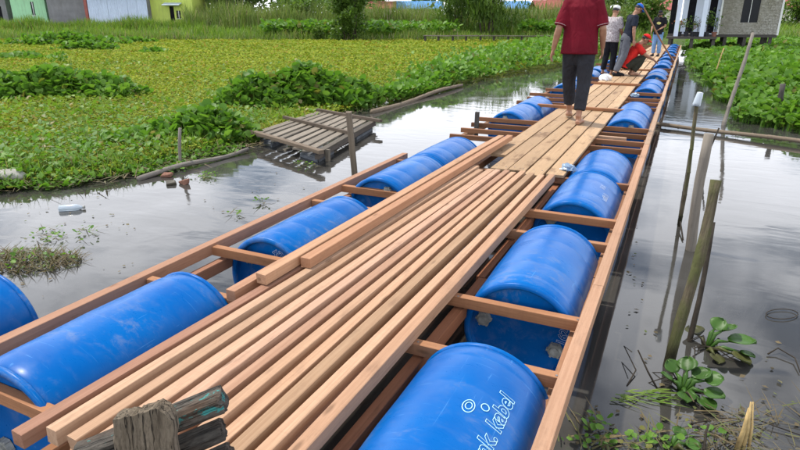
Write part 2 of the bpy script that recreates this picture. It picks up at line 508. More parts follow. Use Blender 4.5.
# scattering of small faces, all in one mesh
def scatter(name, tv, tf, pos, yaw, tilt, roll, scale, mat, parent=None, smooth=False):
    tv = np.asarray(tv, float); tf = np.asarray(tf, int)
    pos = np.asarray(pos, float); n = len(pos); k = len(tv)
    scale = np.asarray(scale, float)
    if scale.ndim == 1: scale = np.repeat(scale[:, None], 3, 1)
    V = tv[None] * scale[:, None, :]
    cr, sr = np.cos(roll)[:, None], np.sin(roll)[:, None]
    x, y, z = V[..., 0], V[..., 1], V[..., 2]
    x, z = x * cr + z * sr, -x * sr + z * cr
    ct, st = np.cos(tilt)[:, None], np.sin(tilt)[:, None]
    y, z = y * ct - z * st, y * st + z * ct
    cy, sy = np.cos(yaw)[:, None], np.sin(yaw)[:, None]
    x, y = x * cy - y * sy, x * sy + y * cy
    P = np.stack([x, y, z], -1) + pos[:, None, :]
    F = (tf[None] + (np.arange(n) * k)[:, None, None]).reshape(-1, tf.shape[1])
    me = bpy.data.meshes.new(name)
    nv, nf, fs = n * k, len(F), tf.shape[1]
    me.vertices.add(nv); me.vertices.foreach_set('co', P.reshape(-1))
    me.loops.add(nf * fs); me.loops.foreach_set('vertex_index', F.reshape(-1).astype(np.int32))
    me.polygons.add(nf)
    me.polygons.foreach_set('loop_start', np.arange(nf, dtype=np.int32) * fs)
    me.update(calc_edges=True)
    if smooth: me.polygons.foreach_set('use_smooth', np.ones(nf, bool))
    return link(name, me, mat, parent)

T_PAD = ([(0, 0, 0), (-.30, .22, .07), (-.43, .58, .11), (-.22, .92, .05), (.22, .92, .05), (.43, .58, .11), (.30, .22, .07), (0, .5, -.03)],
         [(0, 7, 1), (1, 7, 2), (2, 7, 3), (3, 7, 4), (4, 7, 5), (5, 7, 6), (6, 7, 0)])
T_BLADE = ([(-.5, 0, 0), (.5, 0, 0), (-.42, .45, .03), (.42, .45, .03), (0, 1, -.12)],
           [(0, 1, 3), (0, 3, 2), (2, 3, 4)])
T_LEAF = ([(0, 0, 0), (-.32, .45, .06), (.32, .45, .06), (0, 1, 0)], [(0, 2, 1), (1, 2, 3)])

def U(a, b, n): return RNG.uniform(a, b, n)

# ================================================================== SETTING
# water
def water_mat():
    nt = NT('pond_water')
    p = nt.geo().outputs['Position']
    film = nt.noise(nt.mapping(p, (0.55, 0.30, 1)), 1.6, 6, 0.62, 1.4)
    f = nt.ramp(film, [(0.46, 0.0), (0.68, 1.0)])
    c = nt.mix(f, (0.040, 0.038, 0.033), (0.074, 0.072, 0.067))
    speck = nt.noise(p, 26, 3, 0.7)
    c = nt.mix(nt.math('MULTIPLY', nt.ramp(speck, [(0.70, 0.0), (0.74, 1.0)]), 0.3), c, (0.16, 0.15, 0.11))
    ro = nt.ramp(film, [(0.40, 0.025), (0.72, 0.12)])
    gust = nt.ramp(nt.noise(nt.mapping(p, (0.20, 0.10, 1)), 1.0, 2, 0.5), [(0.40, 0.06), (0.66, 1.0)])
    rip = nt.noise(nt.mapping(p, (1.2, 2.4, 1)), 1.7, 2, 0.45, 0.5)
    fine = nt.noise(nt.mapping(p, (1.0, 2.0, 1)), 9.0, 3, 0.5)
    swell = nt.noise(nt.mapping(p, (0.9, 1.4, 1)), 0.8, 2)
    h = nt.math('ADD', nt.math('MULTIPLY', nt.math('ADD', rip, nt.math('MULTIPLY', fine, 0.12)), gust), nt.math('MULTIPLY', swell, 0.45))
    nt.set(col=c, rough=ro, ior=1.42, spec=0.5, normal=nt.bump(h, 0.065, 0.06))
    return nt.m
M_WATER = water_mat()
S = 420
struct('water', mesh_from('water', [(-S, -60, WZ), (S, -60, WZ), (S, S, WZ), (-S, S, WZ)], [(0, 1, 2, 3)]), M_WATER)
# pond bottom, so the sheet of water lies on something
struct('pond_bed', mesh_from('pond_bed', [(-S, -60, -1.2), (S, -60, -1.2), (S, S, -1.2), (-S, S, -1.2)], [(0, 1, 2, 3)]), M_MUD)

SHORE = [(-4, -9.5), (1.5, -8.2), (2.6, -7.2), (3.5, -6.35), (3.95, -5.9), (4.65, -5.62), (6.4, -5.52), (8.5, -5.55), (10.7, -5.58), (16, -5.6), (20, -5.1), (23.5, -4.3), (30, -4.0), (38, -3.8), (60, -3.8)]
SH_Y, SH_X = np.array([a for a, b in SHORE]), np.array([b for a, b in SHORE])
def shore(Y): return np.interp(Y, SH_Y, SH_X)
D_FAR = 50.0

def ground_mat(name, a, b, c3, sc):
    nt = NT(name)
    p = nt.geo().outputs['Position']
    n1 = nt.noise(p, sc, 6, 0.65)
    n2 = nt.noise(p, sc * 9, 4, 0.7)
    c = nt.mix(nt.ramp(n1, [(0.35, 0.0), (0.65, 1.0)]), a, b)
    c = nt.mix(nt.ramp(n2, [(0.45, 0.0), (0.7, 1.0)]), c, c3)
    nt.set(col=c, rough=0.85, spec=0.2, normal=nt.bump(n2, 0.8, 0.05))
    return nt.m
M_MATBED = ground_mat('floating_mat_bed', (0.11, 0.15, 0.02), (0.15, 0.18, 0.024), (0.07, 0.10, 0.015), 0.5)
M_BANK = ground_mat('bank_earth', (0.06, 0.10, 0.02), (0.09, 0.13, 0.03), (0.05, 0.06, 0.02), 0.3)

# floating vegetation bed on the left: a sheet lying on the water, uneven rim
def mat_bed():
    ys = np.linspace(-3, 44, 140)
    vs, fs = [], []
    m = 12
    for i, y in enumerate(ys):
        xs = shore(y) + 0.12 * math.sin(y * 3.1) + 0.08 * math.sin(y * 7.7 + 1)
        for k in range(m):
            t = k / (m - 1)
            vs.append((xs - t * t * 110, y + t * t * 8, WZ - 0.03 + 0.09 * min(1, t * t * 110 / 0.5)))
    for i in range(len(ys) - 1):
        for k in range(m - 1):
            a = i * m + k
            fs.append((a, a + m, a + m + 1, a + 1))
    return mesh_from('marsh', vs, fs, True)
struct('marsh', mat_bed(), M_MATBED)

# far bank: rises gently from the water's far edge, runs to the horizon
def far_bank():
    vs, fs = [], []
    rs = np.linspace(-260, 260, 60)
    prof = [(49.5, -0.3), (50.3, 0.12), (53, 0.35), (58, 0.8), (66, 1.0), (90, 1.1), (400, 1.4)]
    for r in rs:
        for (d, z) in prof:
            dd = d + 0.9 * math.sin(r * 0.35) + 0.5 * math.sin(r * 1.1) if d < 60 else d
            p = G(r, dd, z)
            vs.append(tuple(p))
    n = len(prof)
    for i in range(len(rs) - 1):
        for k in range(n - 1):
            a = i * n + k
            fs.append((a, a + n, a + n + 1, a + 1))
    return mesh_from('far_bank', vs, fs, True)
struct('far_bank', far_bank(), M_BANK)

# ================================================================== WALKWAY
walk = thing('floating_walkway', 'unfinished floating walkway of reddish sawn timber frame and pale deck boards', 'walkway', (-1.35, 0.6, WZ))
def wbeam(name, p0, p1, w, h, mat, tint=None, warp=0.004):
    v = random.uniform(0.82, 1.12)
    if tint is None: tint = (v, v * random.uniform(0.93, 1.03), v * random.uniform(0.88, 1.05))
    o = Vector((-1.35, 0.6, WZ))
    return beam(name, Vector(p0) - o, Vector(p1) - o, w, h, mat, walk, tint, warp)
# right outer rail in butted lengths, left outer rail stops early
ys = [0.2, 2.9, 6.9, 10.9, 14.9, 18.9, 22.9, 26.9, 30.9, 36.4]
for i in range(len(ys) - 1):
    x = -0.235
    wbeam('outer_rail', (x, ys[i] + .004, .415), (x - 0.012 * (i > 1), ys[i + 1] - .004, .415), .055, .075, M_WOOD if i < 3 else M_DECK, (0.98, 0.88, 0.8) if i < 2 else None)
    wbeam('lower_rail', (x - .035, ys[i] + .3, .325), (x - .045, ys[i + 1] + .29, .325), .05, .075, M_FRAME)
wbeam('outer_rail', (-2.485, 0.35, .425), (-2.455, 5.32, .425), .058, .07, M_WOOD, (0.86, 0.72, 0.66))
wbeam('lower_rail', (-2.40, 0.4, .335), (-2.37, 5.25, .335), .05, .07, M_FRAME)
for i in range(2, len(ys) - 1):
    wbeam('lower_rail', (-2.42, ys[i] - 1.2, .335), (-2.42, ys[i + 1] - 1.21, .335), .05, .07, M_FRAME)
# inner rails carrying the deck
for xi, tint in ((-0.87, (0.98, 0.74, 0.66)), (-1.76, (0.9, 0.8, 0.72))):
    for i in range(len(ys) - 1):
        wbeam('inner_rail', (xi, max(0.72, ys[i]) + .004, .34), (xi + (.02 if i < 2 else .03), ys[i + 1] - .004, .34), .052, .07, M_FRAME, tint)
# cross beams, laid in pairs at the barrel ends
BEAMS = [1.0, 1.99, 2.49, 3.57, 4.06, 5.06, 6.62, 7.02, 7.5, 7.95, 9.98, 10.6, 11.2, 12.12, 14.2, 15.05, 16.25, 17.6, 18.6, 20.0, 21.3, 22.4, 23.8, 25.0, 26.3, 27.4, 28.8, 29.8, 31.2, 32.3, 33.7, 34.8, 36.0]
for i, y in enumerate(BEAMS):
    right = -0.262 if i not in (1, 3) else -0.205
    zz = .42 + (0.035 if i in (1, 3) else 0.0)
    left = -2.455 if y < 5.2 else -2.52 + random.uniform(-.06, .08)
    if y in (1.99, 3.57):
        # nailed on top of the outer rail
        wbeam('cross_beam', (-2.43, y, .417), (-0.215, y + random.uniform(-.02, .02), .419), .045, .056, M_FRAME, (1.15, 1.05, 0.95))
    else:
        wbeam('cross_beam', (left, y + random.uniform(-.03, .03), .417), (right, y + random.uniform(-.02, .02), .419), .045, .056, M_FRAME, (1.12, 1.0, 0.9) if y < 5 else (lambda q: (q, q * .88, q * .8))(random.uniform(.5, .85)))
wbeam('cross_beam', (-0.95, 7.27, .41), (-0.48, 7.25, .41), .05, .065, M_WOOD)
# black upright nailed to a beam on the left
wbeam('upright', (-2.38, 7.43, .22), (-2.38, 7.43, .60), .05, .05, M_DARKWOOD, (1, 1, 1))
# deck boards, five abreast
runs = [(4.93, 9.02), (9.03, 13.02), (13.04, 17.1), (17.12, 21.1), (21.13, 25.1), (25.12, 29.1), (29.13, 33.1), (33.12, 36.4)]
for j, (y0, y1) in enumerate(runs):
    for k in range(5):
        w = 0.153
        x = -1.555 + k * 0.169 + random.uniform(-.004, .004)
        if k == 0 and j == 0: y0k, y1k = 5.6, y1
        else: y0k, y1k = y0 + random.uniform(-.02, .12), y1 - random.uniform(0, .01)
        v = random.uniform(0.8, 1.12)
        wbeam('deck_plank', (x + random.uniform(-.006, .006), y0k, .4625), (x + random.uniform(-.006, .006), y1k, .4625), w, .025, M_DECK, (v * 1.02, v, v * 0.93), 0.005)
# battens lying across the deck at the board joints
for (y, x0, x1) in ((9.1, -1.95, -0.68), (13.0, -1.85, -0.72), (17.1, -1.75, -0.75)):
    wbeam('batten', (x0, y + .06, .499), (x1, y, .499), .07, .042, M_FRAME, (1.0, 0.85, 0.72))

def nails():
    bm = bmesh.new()
    o = Vector((-1.35, 0.6, WZ))
    spots = []
    for y in BEAMS[:14]:
        spots += [(-0.26 + random.uniform(-.012, .012), y + random.uniform(-.012, .012), .4485), (-0.86 + random.uniform(-.012, .012), y + random.uniform(-.012, .012), .4465)]
    for (y0, y1) in runs[:3]:
        for k in range(5):
            for yy in (y0 + .2, y1 - .1, (y0 + y1) / 2):
                for dx in (-.04, .04):
                    spots.append((-1.555 + k * .169 + dx + random.uniform(-.01, .01), yy + random.uniform(-.02, .02), .4765))
    for p in spots:
        bmesh.ops.create_cone(bm, cap_ends=True, segments=8, radius1=.0055, radius2=.0045, depth=.003, matrix=Matrix.Translation(Vector(p) - o))
    n_ = link('nail_heads', bm_mesh('nail_heads', bm), plain('nail_steel', (.25, .24, .23), .5, .4, .3, 30, 0, .8), walk)
    n_['kind'] = 'stuff'
nails()

# ================================================================== BARRELS
BR, BL = 0.288, 0.945
def lathe(name, prof, n=48, smooth=True):
    vs, fs = [], []
    for (r, y) in prof:
        for k in range(n):
            a = 2 * math.pi * k / n
            vs.append((r * math.sin(a), y, r * math.cos(a)))
    for i in range(len(prof) - 1):
        for k in range(n):
            a, b = i * n + k, i * n + (k + 1) % n
            fs.append((a, b, b + n, a + n))
    fs.append(tuple(reversed(range(n)))); fs.append(tuple((len(prof) - 1) * n + k for k in range(n)))
    bm = bmesh.new()
    me = mesh_from(name, vs, fs)
    bm.from_mesh(me); bmesh.ops.recalc_face_normals(bm, faces=bm.faces); bm.to_mesh(me); bm.free()
    if smooth:
        me.polygons.foreach_set('use_smooth', [True] * len(me.polygons))
        me.set_sharp_from_angle(angle=R(38))
    return me
half = [(0.02, .028), (0.235, .028), (0.250, .022), (0.254, .004)]
body_prof = [(0.02, .030), (0.246, .030), (0.252, .012), (0.272, .012), (0.279, .024), (0.2835, .05), (0.287, .075), (0.2885, .10), (0.2876, .106), (0.2888, .113), (0.289, .20), (0.2892, .285), (0.2884, .293), (0.2894, .301), (0.291, .40), (0.292, .47)]
body_prof = body_prof + [(r, BL - y) for (r, y) in reversed(body_prof[:-1])]
ME_BODY = lathe('barrel_body', body_prof)
def ring_mesh(name, y0, y1):
    return lathe_ring(name, [(0.252, y0), (0.252, y1), (0.262, y1 + .006), (0.2785, y1 + .002), (0.2865, (y0 + y1) / 2), (0.2785, y0 - .002), (0.262, y0 - .004)])
def lathe_ring(name, prof, n=48):
    vs, fs = [], []
    m = len(prof)
    for (r, y) in prof:
        for k in range(n):
            a = 2 * math.pi * k / n
            vs.append((r * math.sin(a), y, r * math.cos(a)))
    for i in range(m):
        for k in range(n):
            a, b = i * n + k, i * n + (k + 1) % n
            c = ((i + 1) % m) * n
            fs.append((a, b, c + (k + 1) % n, c + k))
    me = mesh_from(name, vs, fs, True)
    bm = bmesh.new(); bm.from_mesh(me); bmesh.ops.recalc_face_normals(bm, faces=bm.faces); bm.to_mesh(me); bm.free()
    return me
ME_RIMN = ring_mesh('barrel_rim_near', -0.004, 0.016)
ME_RIMF = ring_mesh('barrel_rim_far', BL - 0.016, BL + 0.004)
def bung_mesh():
    bm = bmesh.new()
    bmesh.ops.create_cone(bm, cap_ends=True, segments=20, radius1=.043, radius2=.040, depth=.026, matrix=Matrix.Rotation(R(90), 4, 'X'))
    bmesh.ops.create_cone(bm, cap_ends=True, segments=16, radius1=.026, radius2=.026, depth=.012, matrix=Matrix.Translation((0, -.016, 0)) @ Matrix.Rotation(R(90), 4, 'X'))
    for k in range(6):
        a = k * math.pi / 3
        box_bm(bm, (.041 * math.cos(a), 0, .041 * math.sin(a)), (.016, .024, .012), Matrix.Rotation(-a, 4, 'Y'))
    return bm_mesh('bung', bm)
ME_BUNG = bung_mesh()
RIMTINT = None
def barrel(x, y, label, group, roll=0.0, bung=True, z=0.252, tilt=0.0, far=False):
    t = thing('plastic_barrel', label, 'barrel', (x, y, z), tilt, group)
    b = link('body', ME_BODY, None, t); b.rotation_euler = (0, roll, 0)
    if not ME_BODY.materials: ME_BODY.materials.append(M_BLUE)
    for me in (ME_RIMN, ME_RIMF):
        if not me.materials: me.materials.append(M_BLUE)
        link('rim', me, None, t)
    if not ME_BUNG.materials: ME_BUNG.materials.append(M_CAP)
    if bung:
        for s in (1, -1):
            a = roll + (0 if s > 0 else math.pi)
            o = link('bung', ME_BUNG, None, t); o.scale = (.85, 1, .85)
            o.location = (0.19 * math.sin(a), 0.014, 0.19 * math.cos(a))
    return t
ORD = ['nearest', 'second', 'third', 'fourth', 'fifth', 'sixth', 'seventh', 'eighth', 'ninth', 'tenth', 'eleventh', 'twelfth', 'thirteenth', 'fourteenth', 'fifteenth', 'sixteenth']
RB = [(1.02, 1.3), (2.555, -1.32), (4.10, 2.2), (5.11, 1.0), (7.99, 0.4), (8.97, 2.0), (12.2, 1.1), (13.2, 2.6), (15.15, 0.2), (16.4, 1.7), (18.9, 0.9), (20.2, 0.9), (22.6, 2.2), (25.2, 1.4), (27.6, 0.3), (30.0, 2.9), (32.5, 1.2), (34.9, 0.8)]
LBA = [(1.02, 0.8), (2.555, 2.3), (4.03, 0.4), (5.0, 1.6), (8.0, 2.9), (8.98, 0.5), (12.2, 1.4), (13.2, 0.1), (15.15, 2.2), (16.4, 0.6), (20.2, 1.2), (22.6, 0.8)]
EXTRA = {0: 'with pale lettering', 1: 'with chalked number', 2: 'with chalk scribble', 3: ''}
rbs, lbs = [], []
for i, (y, roll) in enumerate(RB):
    o = ORD[i] if i < 16 else ('next to last' if i == 16 else 'last')
    lab = ('blue plastic barrel nearest the camera in the right row, ' if i == 0 else 'blue plastic barrel, %s from the camera in the right row' % o)
    if EXTRA.get(i): lab = lab.rstrip(', ') + ' ' + EXTRA[i]
    if i == 16: lab = 'blue plastic barrel, next to last of the right row before the stilt house'
    if i == 17: lab = 'blue plastic barrel ending the right row by the stilt house porch'
    rbs.append(barrel(-0.552 + random.uniform(-.012, .012), y, lab, 'barrels under the walkway frame', roll, True, 0.252 + random.uniform(-.008, .012), random.uniform(-.012, .012)))
for i, (y, roll) in enumerate(LBA):
    lab = 'blue plastic barrel nearest the camera in the left row, dusty' if i == 0 else 'blue plastic barrel, %s from the camera in the left row' % ORD[i]
    lbs.append(barrel(-2.10 + random.uniform(-.012, .012), y, lab, 'barrels under the walkway frame', roll, True, 0.252 + random.uniform(-.008, .012), random.uniform(-.012, .012)))
pL = at(30, 300, .25)
barrel(-3.02, 0.62, 'loose blue plastic barrel afloat outside the left rail at the frame edge', None, 2.0, False, 0.245, R(2))

# lettering wrapped on the drum
def text_mesh(s, size, outline):
    cu = bpy.data.curves.new('lettering', 'FONT')
    cu.body = s; cu.size = size; cu.align_x = 'LEFT'
    cu.resolution_u = 3
    if outline:
        cu.fill_mode = 'NONE'; cu.offset = size * 0.03; cu.bevel_depth = outline; cu.bevel_resolution = 0
    else:
        cu.fill_mode = 'FRONT'
    o = bpy.data.objects.new('tmp', cu); COL.objects.link(o)
    dg = bpy.context.evaluated_depsgraph_get(); dg.update()
    me = bpy.data.meshes.new_from_object(o.evaluated_get(dg))
    bpy.data.objects.remove(o)
    return me
def wrap(me, ang0, y0, r):
    "text x runs along the drum, text y climbs towards its top"
    for v in me.vertices:
        a = ang0 - v.co.y / r
        rr = r + 0.0012 + v.co.z * 0.4
        v.co = (rr * math.sin(a), y0 + v.co.x, rr * math.cos(a))
me = text_mesh('unk. kabel', 0.084, 0.0011)
for v in me.vertices: v.co.x *= 1.08
wrap(me, R(38), 0.335, 0.2915)
link('lettering', me, M_PAINT, rbs[0])
def ellipse_mark(parent, ang, y, ra, rb, r=0.2915, w=0.0015, mat=None, turns=1.0):
    pts = []
    n = int(28 * turns)
    for k in range(n + 1):
        t = 2 * math.pi * turns * k / n
        f = 1.0 if turns <= 1 else 1 - 0.6 * k / n
        yy, aa = y + ra * f * math.cos(t), ang + rb * f * math.sin(t) / r
        pts.append(((r + .001) * math.sin(aa), yy, (r + .001) * math.cos(aa)))
    bm = bmesh.new(); tube_bm(bm, pts, [w] * len(pts), 5)
    link('lettering', bm_mesh('spiral', bm), mat or M_PAINT, parent)
ellipse_mark(rbs[0], R(37) - 0.125 / 0.2915, 0.54, 0.033, 0.020, turns=1.0)
ellipse_mark(rbs[0], R(37) - 0.125 / 0.2915, 0.542, 0.018, 0.011, turns=1.0)
ellipse_mark(rbs[0], R(37) - 0.075 / 0.2915, 0.575, 0.017, 0.014, turns=1.0)
# chalked number on the end of the second barrel, scribbles on others
def flat_text(parent, s, size, loc, rot, mat):
    m = text_mesh(s, size, 0.0012)
    o = link('lettering', m, mat, parent)
    o.location = loc; o.rotation_euler = rot
flat_text(rbs[1], '1623', 0.06, (0.225, 0.026, -0.02), (R(90), R(-80), 0), M_CHALK)
flat_text(lbs[1], '4/2', 0.06, (0.02, 0.026, 0.17), (R(90), R(15), 0), M_CHALK)
for (s, size, ang, y0, p) in (('milik 2', 0.060, 40, 0.28, 2), ('14 3', 0.055, 30, 0.50, 2)):
    m = text_mesh(s, size, 0.0011)
    for v in m.vertices: v.co.x, v.co.y = v.co.x, v.co.y
    wrap(m, R(ang), y0, 0.2915)
    link('lettering', m, M_CHALK, rbs[p])

# ================================================================== LOOSE TIMBER
COLW = ['reddish brown', 'pale', 'tan', 'pale cracked', 'light pinkish', 'brown', 'tan straight', 'light stained', 'olive brown', 'pale knotted', 'light orange']
TINT = [(0.74, 0.60, 0.57), (1.14, 1.12, 1.05), (1.00, 0.95, 0.86), (1.12, 1.08, 1.02), (1.16, 1.10, 1.08), (0.90, 0.80, 0.74), (1.06, 1.0, 0.90), (1.14, 1.06, 0.95), (0.84, 0.81, 0.70), (1.14, 1.09, 1.0), (1.00, 0.90, 0.80)]
LAB = ['reddish brown timber at the left edge of the loose stack',
       'pale timber next to the reddish one in the loose stack',
       'tan timber, third from the left in the loose stack',
       'pale timber with a long crack, fourth from the left in the loose stack',
       'pale pinkish timber, fifth from the left in the loose stack',
       'brown timber, sixth from the left in the loose stack',
       'tan timber, seventh from the left in the loose stack',
       'light timber with a brown stain, fourth from the right in the stack',
       'olive brown timber, third from the right in the loose stack',
       'pale knotted timber, second from the right in the loose stack',
       'light orange timber on the right edge of the loose stack']
XN = [-1.755, -1.668, -1.580, -1.488, -1.400, -1.318, -1.236, -1.156, -1.076, -0.992, -0.908]
XF = [-1.640, -1.562, -1.490, -1.418, -1.345, -1.272, -1.198, -1.124, -1.050, -0.965, -0.875]
def timber(p0, p1, w, h, tint, label, group='loose sawn timbers on the walkway', roll=0.0, mat=M_WOOD):
    p0, p1 = Vector(p0), Vector(p1)
    o = beam('sawn_timber', p0, p1, w, h, mat, None, tint, 0.010, roll, 15)
    return tag(o, label, 'timber', group)
for i in range(11):
    y0 = [0.85, 0.905, 0.91, 0.88, 0.84, 0.78, 0.82, 0.86, 0.80, 0.83, 0.8, 0.78][i]
    y1 = [4.93, 4.98, 4.88, 4.95, 4.92, 4.96, 4.9, 4.97, 4.93, 4.9, 4.95, 4.90][i]
    h = [0.056, 0.060, 0.055, 0.052, 0.060, 0.054, 0.058, 0.056, 0.060, 0.058, 0.060][i]
    w = [0.055, 0.049, 0.048, 0.059, 0.049, 0.047, 0.047, 0.049, 0.053, 0.048, 0.052][i]
    # first deck boards stop short of the stack, so it lies straight on the cross beams
    timber((XN[i], y0, .449 + h / 2), (XF[i], y1 - 0.06, .449 + h / 2), w, h, TINT[i], LAB[i])
timber((-1.835, 1.95, .452 + .03), (-1.775, 6.0, .452 + .03), .058, .058, (0.98, 0.82, 0.72), 'timber with a ragged near end lying lowest left of the raised pair')
timber((-1.745, 2.07, .512 + .028), (-1.672, 6.12, .512 + .028), .062, .055, (1.06, 0.95, 0.82), 'left timber of the raised pair lying on top of the stack')
timber((-1.655, 2.33, .512 + .028), (-1.595, 6.18, .512 + .028), .060, .055, (0.98, 0.80, 0.66), 'right timber of the raised pair on the stack, splintered end')

# ================================================================== STAKES, POLES, RAFT
def stake(name, b, t, r0, r1, mat, label, cat='pole', **kw):
    b, t = Vector(b), Vector(t)
    d = (t - b).normalized()
    o = pole_obj(name, b - d * 0.5, t, r0, r1, mat, **kw)
    return tag(o, label, cat)
def top_over(base, px, py, k=1.0):
    "point on the pixel ray at about the base's distance"
    _, d = toRD(base.x, base.y)
    return deep(px, py, d * k)
# square weathered stake left of the walkway
b = at(357, 182)
o = beam('wooden_stake', b - Vector((0, 0, .4)), top_over(b, 349, 112), .085, .06, M_GREYWOOD, None, (0.85, 0.75, 0.62), 0.01)
tag(o, 'weathered square wooden stake between the slatted raft and the left rail', 'stake')
# mossy post and its companions on the right
b = at(672, 366)
stake('mossy_pole', b, top_over(b, 716, 180, 1.06), .029, .025, M_MOSSY, 'thick mossy leaning pole standing in the water right of the walkway', seg=22, n=12, wob=.02)
b = at(690, 340)
stake('dark_stick', b, top_over(b, 713, 222, 1.06), .016, .012, M_TWIG, 'dark thin stick close behind the thick mossy pole')
b = at(690, 250)
stake('grey_pole', b, top_over(b, 709, 134, 1.0), .040, .034, M_PALEPOLE, 'smooth grey pole standing below the horizontal bamboo rail')
b = at(679, 226)
cupped = stake('thin_pole', b, top_over(b, 697, 103, 1.0), .016, .014, M_MOSSY, 'thin pole topped with a clear plastic cup', knots=True)
tp = top_over(b, 697, 103, 1.0)
nt = NT('cloudy_cup'); nt.set(col=(.62, .70, .76), rough=.25, spec=.5, trans=.45); M_CUP = nt.m
bm = bmesh.new()
tube_bm(bm, [(0, 0, -.02), (0, 0, .0), (0, 0, .085), (0, 0, .088)], [.034, .031, .023, .014], 14)
cup = link('plastic_cup', bm_mesh('plastic_cup', bm, True), M_CUP)
cup.location = tp; cup.rotation_euler = (R(4), R(8), 0)
tag(cup, 'upturned pale plastic cup on top of the thin pole', 'cup')
b = at(724, 125)
tp2 = top_over(b, 753, 33, 1.05)
stake('long_pole', b, tp2, .034, .028, M_GREYWOOD, 'long leaning grey pole in front of the hyacinth bed, reaching the house wall', knots=True)
b = at(703, 170)
stake('short_stick', b, top_over(b, 719, 128, 1.0), .012, .010, M_TWIG, 'short dark stick between the grey pole and the bamboo rail')
b = at(777, 122)
stake('dark_stump', b, top_over(b, 783, 84, 1.0), .05, .045, M_DARKWOOD, 'dark stump standing at the edge of the hyacinth bed')
b = at(713, 78)
stake('straw_cane', b, top_over(b, 724, 48, 1.0), .022, .016, M_STRAW, 'pale dry cane leaning over the hyacinth leaves near the house')
# horizontal bamboo rail just above the water
p0, p1 = at(652, 123, .10), at(838, 146, .12)
o = pole_obj('bamboo_rail', p0, p1, .032, .030, M_BAMBOO, None, knots=True, seg=12, wob=0.012)
tag(o, 'long horizontal bamboo rail floating across the water on the right', 'bamboo pole')
# bamboo and log lying along the left shore
o = pole_obj('shore_log', at(138, 179, .07), at(248, 149, .10), .030, .024, M_GREYWOOD, None, wob=0.03)
tag(o, 'pale bare log lying along the near left shore', 'log')
o = pole_obj('shore_bamboo', at(372, 112, .08), at(462, 85, .10), .05, .04, M_BAMBOO, None, wob=0.04, knots=True)
tag(o, 'long bamboo lying at the water edge beyond the raft', 'bamboo pole')
b = at(180, 166)
stake('thin_stake', b, top_over(b, 180, 128), .022, .018, M_GREYWOOD, 'thin upright stake behind the pale shore log', 'stake')

# slatted raft
raft = thing('slatted_raft', 'small grey slatted raft on floats moored by the left shore', 'raft', (-4.9, 7.3, WZ))
RO = Vector((-4.9, 7.3, WZ))
NL, NR, FR, FL = at(252, 133, .19), at(319, 154, .19), at(376, 121, .19), at(319, 111, .19)
def rq(u, v, z):
    p = NL.lerp(NR, u).lerp(FL.lerp(FR, u), v); p.z = z
    return p - RO
for i in range(9):
    u = 0.04 + i * 0.115
    v = random.uniform(.5, 1.15)
    beam('slat', rq(u, random.uniform(-.03, .03), .185), rq(u, random.uniform(.96, 1.03), .185), [.13, .10, .12, .085, .13, .09, .125, .11, .095][i], .022, M_GREYWOOD, raft, (v * 1.05, v * 1.0, v * .92), 0.008)
for (v0, v1, u0, u1, w) in ((-.01, .0, -.08, 1.03, .075), (.52, .5, -.12, 1.02, .055), (.98, .97, -.02, 1.10, .06)):
    beam('cross_bar', rq(u0, v0, .22), rq(u1, v1, .22), w, .045, M_GREYWOOD, raft, (0.85, 0.72, 0.6) if w > .06 else (0.6, 0.52, 0.46), 0.01)
for u in (.03, .97):
    beam('side_bearer', rq(u, 0, .142), rq(u, 1, .142), .06, .06, M_DARKWOOD, raft, (1.4, 1.3, 1.2), 0.01)
def float_block(u0, u1, v0, v1):
    ps = [rq(u0, v0, 0), rq(u1, v0, 0), rq(u1, v1, 0), rq(u0, v1, 0)]
    vs = [(p.x, p.y, -.2) for p in ps] + [(p.x, p.y, .06) for p in ps]
    me = mesh_from('float_block', vs, [(3, 2, 1, 0), (4, 5, 6, 7), (0, 1, 5, 4), (1, 2, 6, 5), (2, 3, 7, 6), (3, 0, 4, 7)])
    bm = bmesh.new(); bm.from_mesh(me); bmesh.ops.bevel(bm, geom=bm.edges[:], offset=.02, segments=2, affect='EDGES'); bm.to_mesh(me); bm.free()
    link('float_block', me, M_FOAMGREY, raft)
float_block(.04, .30, .03, .30); float_block(.70, .96, .03, .26); float_block(.70, .97, .62, .97); float_block(.04, .30, .66, .97)
box_obj('rusty_can', tuple(rq(.45, .06, -.03)), (.2, .2, .2), M_MUD, raft, .03)
beam('peg', rq(1.02, .10, -.15), rq(1.02, .10, .2), .05, .05, M_GREYWOOD, raft, (1, .95, .85))

# weathered post head in the foreground: one upright plank, three rotten logs lashed behind it
pd = 1.22
o = None
pb, pt_ = deep(158, 545, pd * 0.98), deep(149, 414, pd)
bm = bmesh.new()
wdt = 0.152
ax = Vector((CYW, SYW, 0)); fw = Vector((-SYW, CYW, 0))
n = 25
up = (pt_ - pb).normalized()
L = (pt_ - pb).length
top_h = list(np.interp(np.linspace(0, 1, n), np.linspace(0, 1, 9), [-.012, -.004, .002, .004, .014, .020, .030, .022, -.006]) + RNG.normal(0, .0016, n))
ridge = RNG.normal(0, .0009, (2, n))
rows = []
for lvl in range(25):
    row = []
    for face in (0, 1):
        for k in range(n):
            t = k / (n - 1) - .5
            h = L * lvl / 24 + top_h[k] * (lvl / 24) ** 6
            q = Vector((t * wdt + random.uniform(-.001, .001) + .003 * math.sin(lvl * .9), h, (-.022 if face == 0 else .022) + ridge[face][k] + random.uniform(-.0012, .0012) + (.006 * (1 if face == 0 else -1) if k in (0, n - 1) else 0)))
            row.append(bm.verts.new(q))
    rows.append(row)
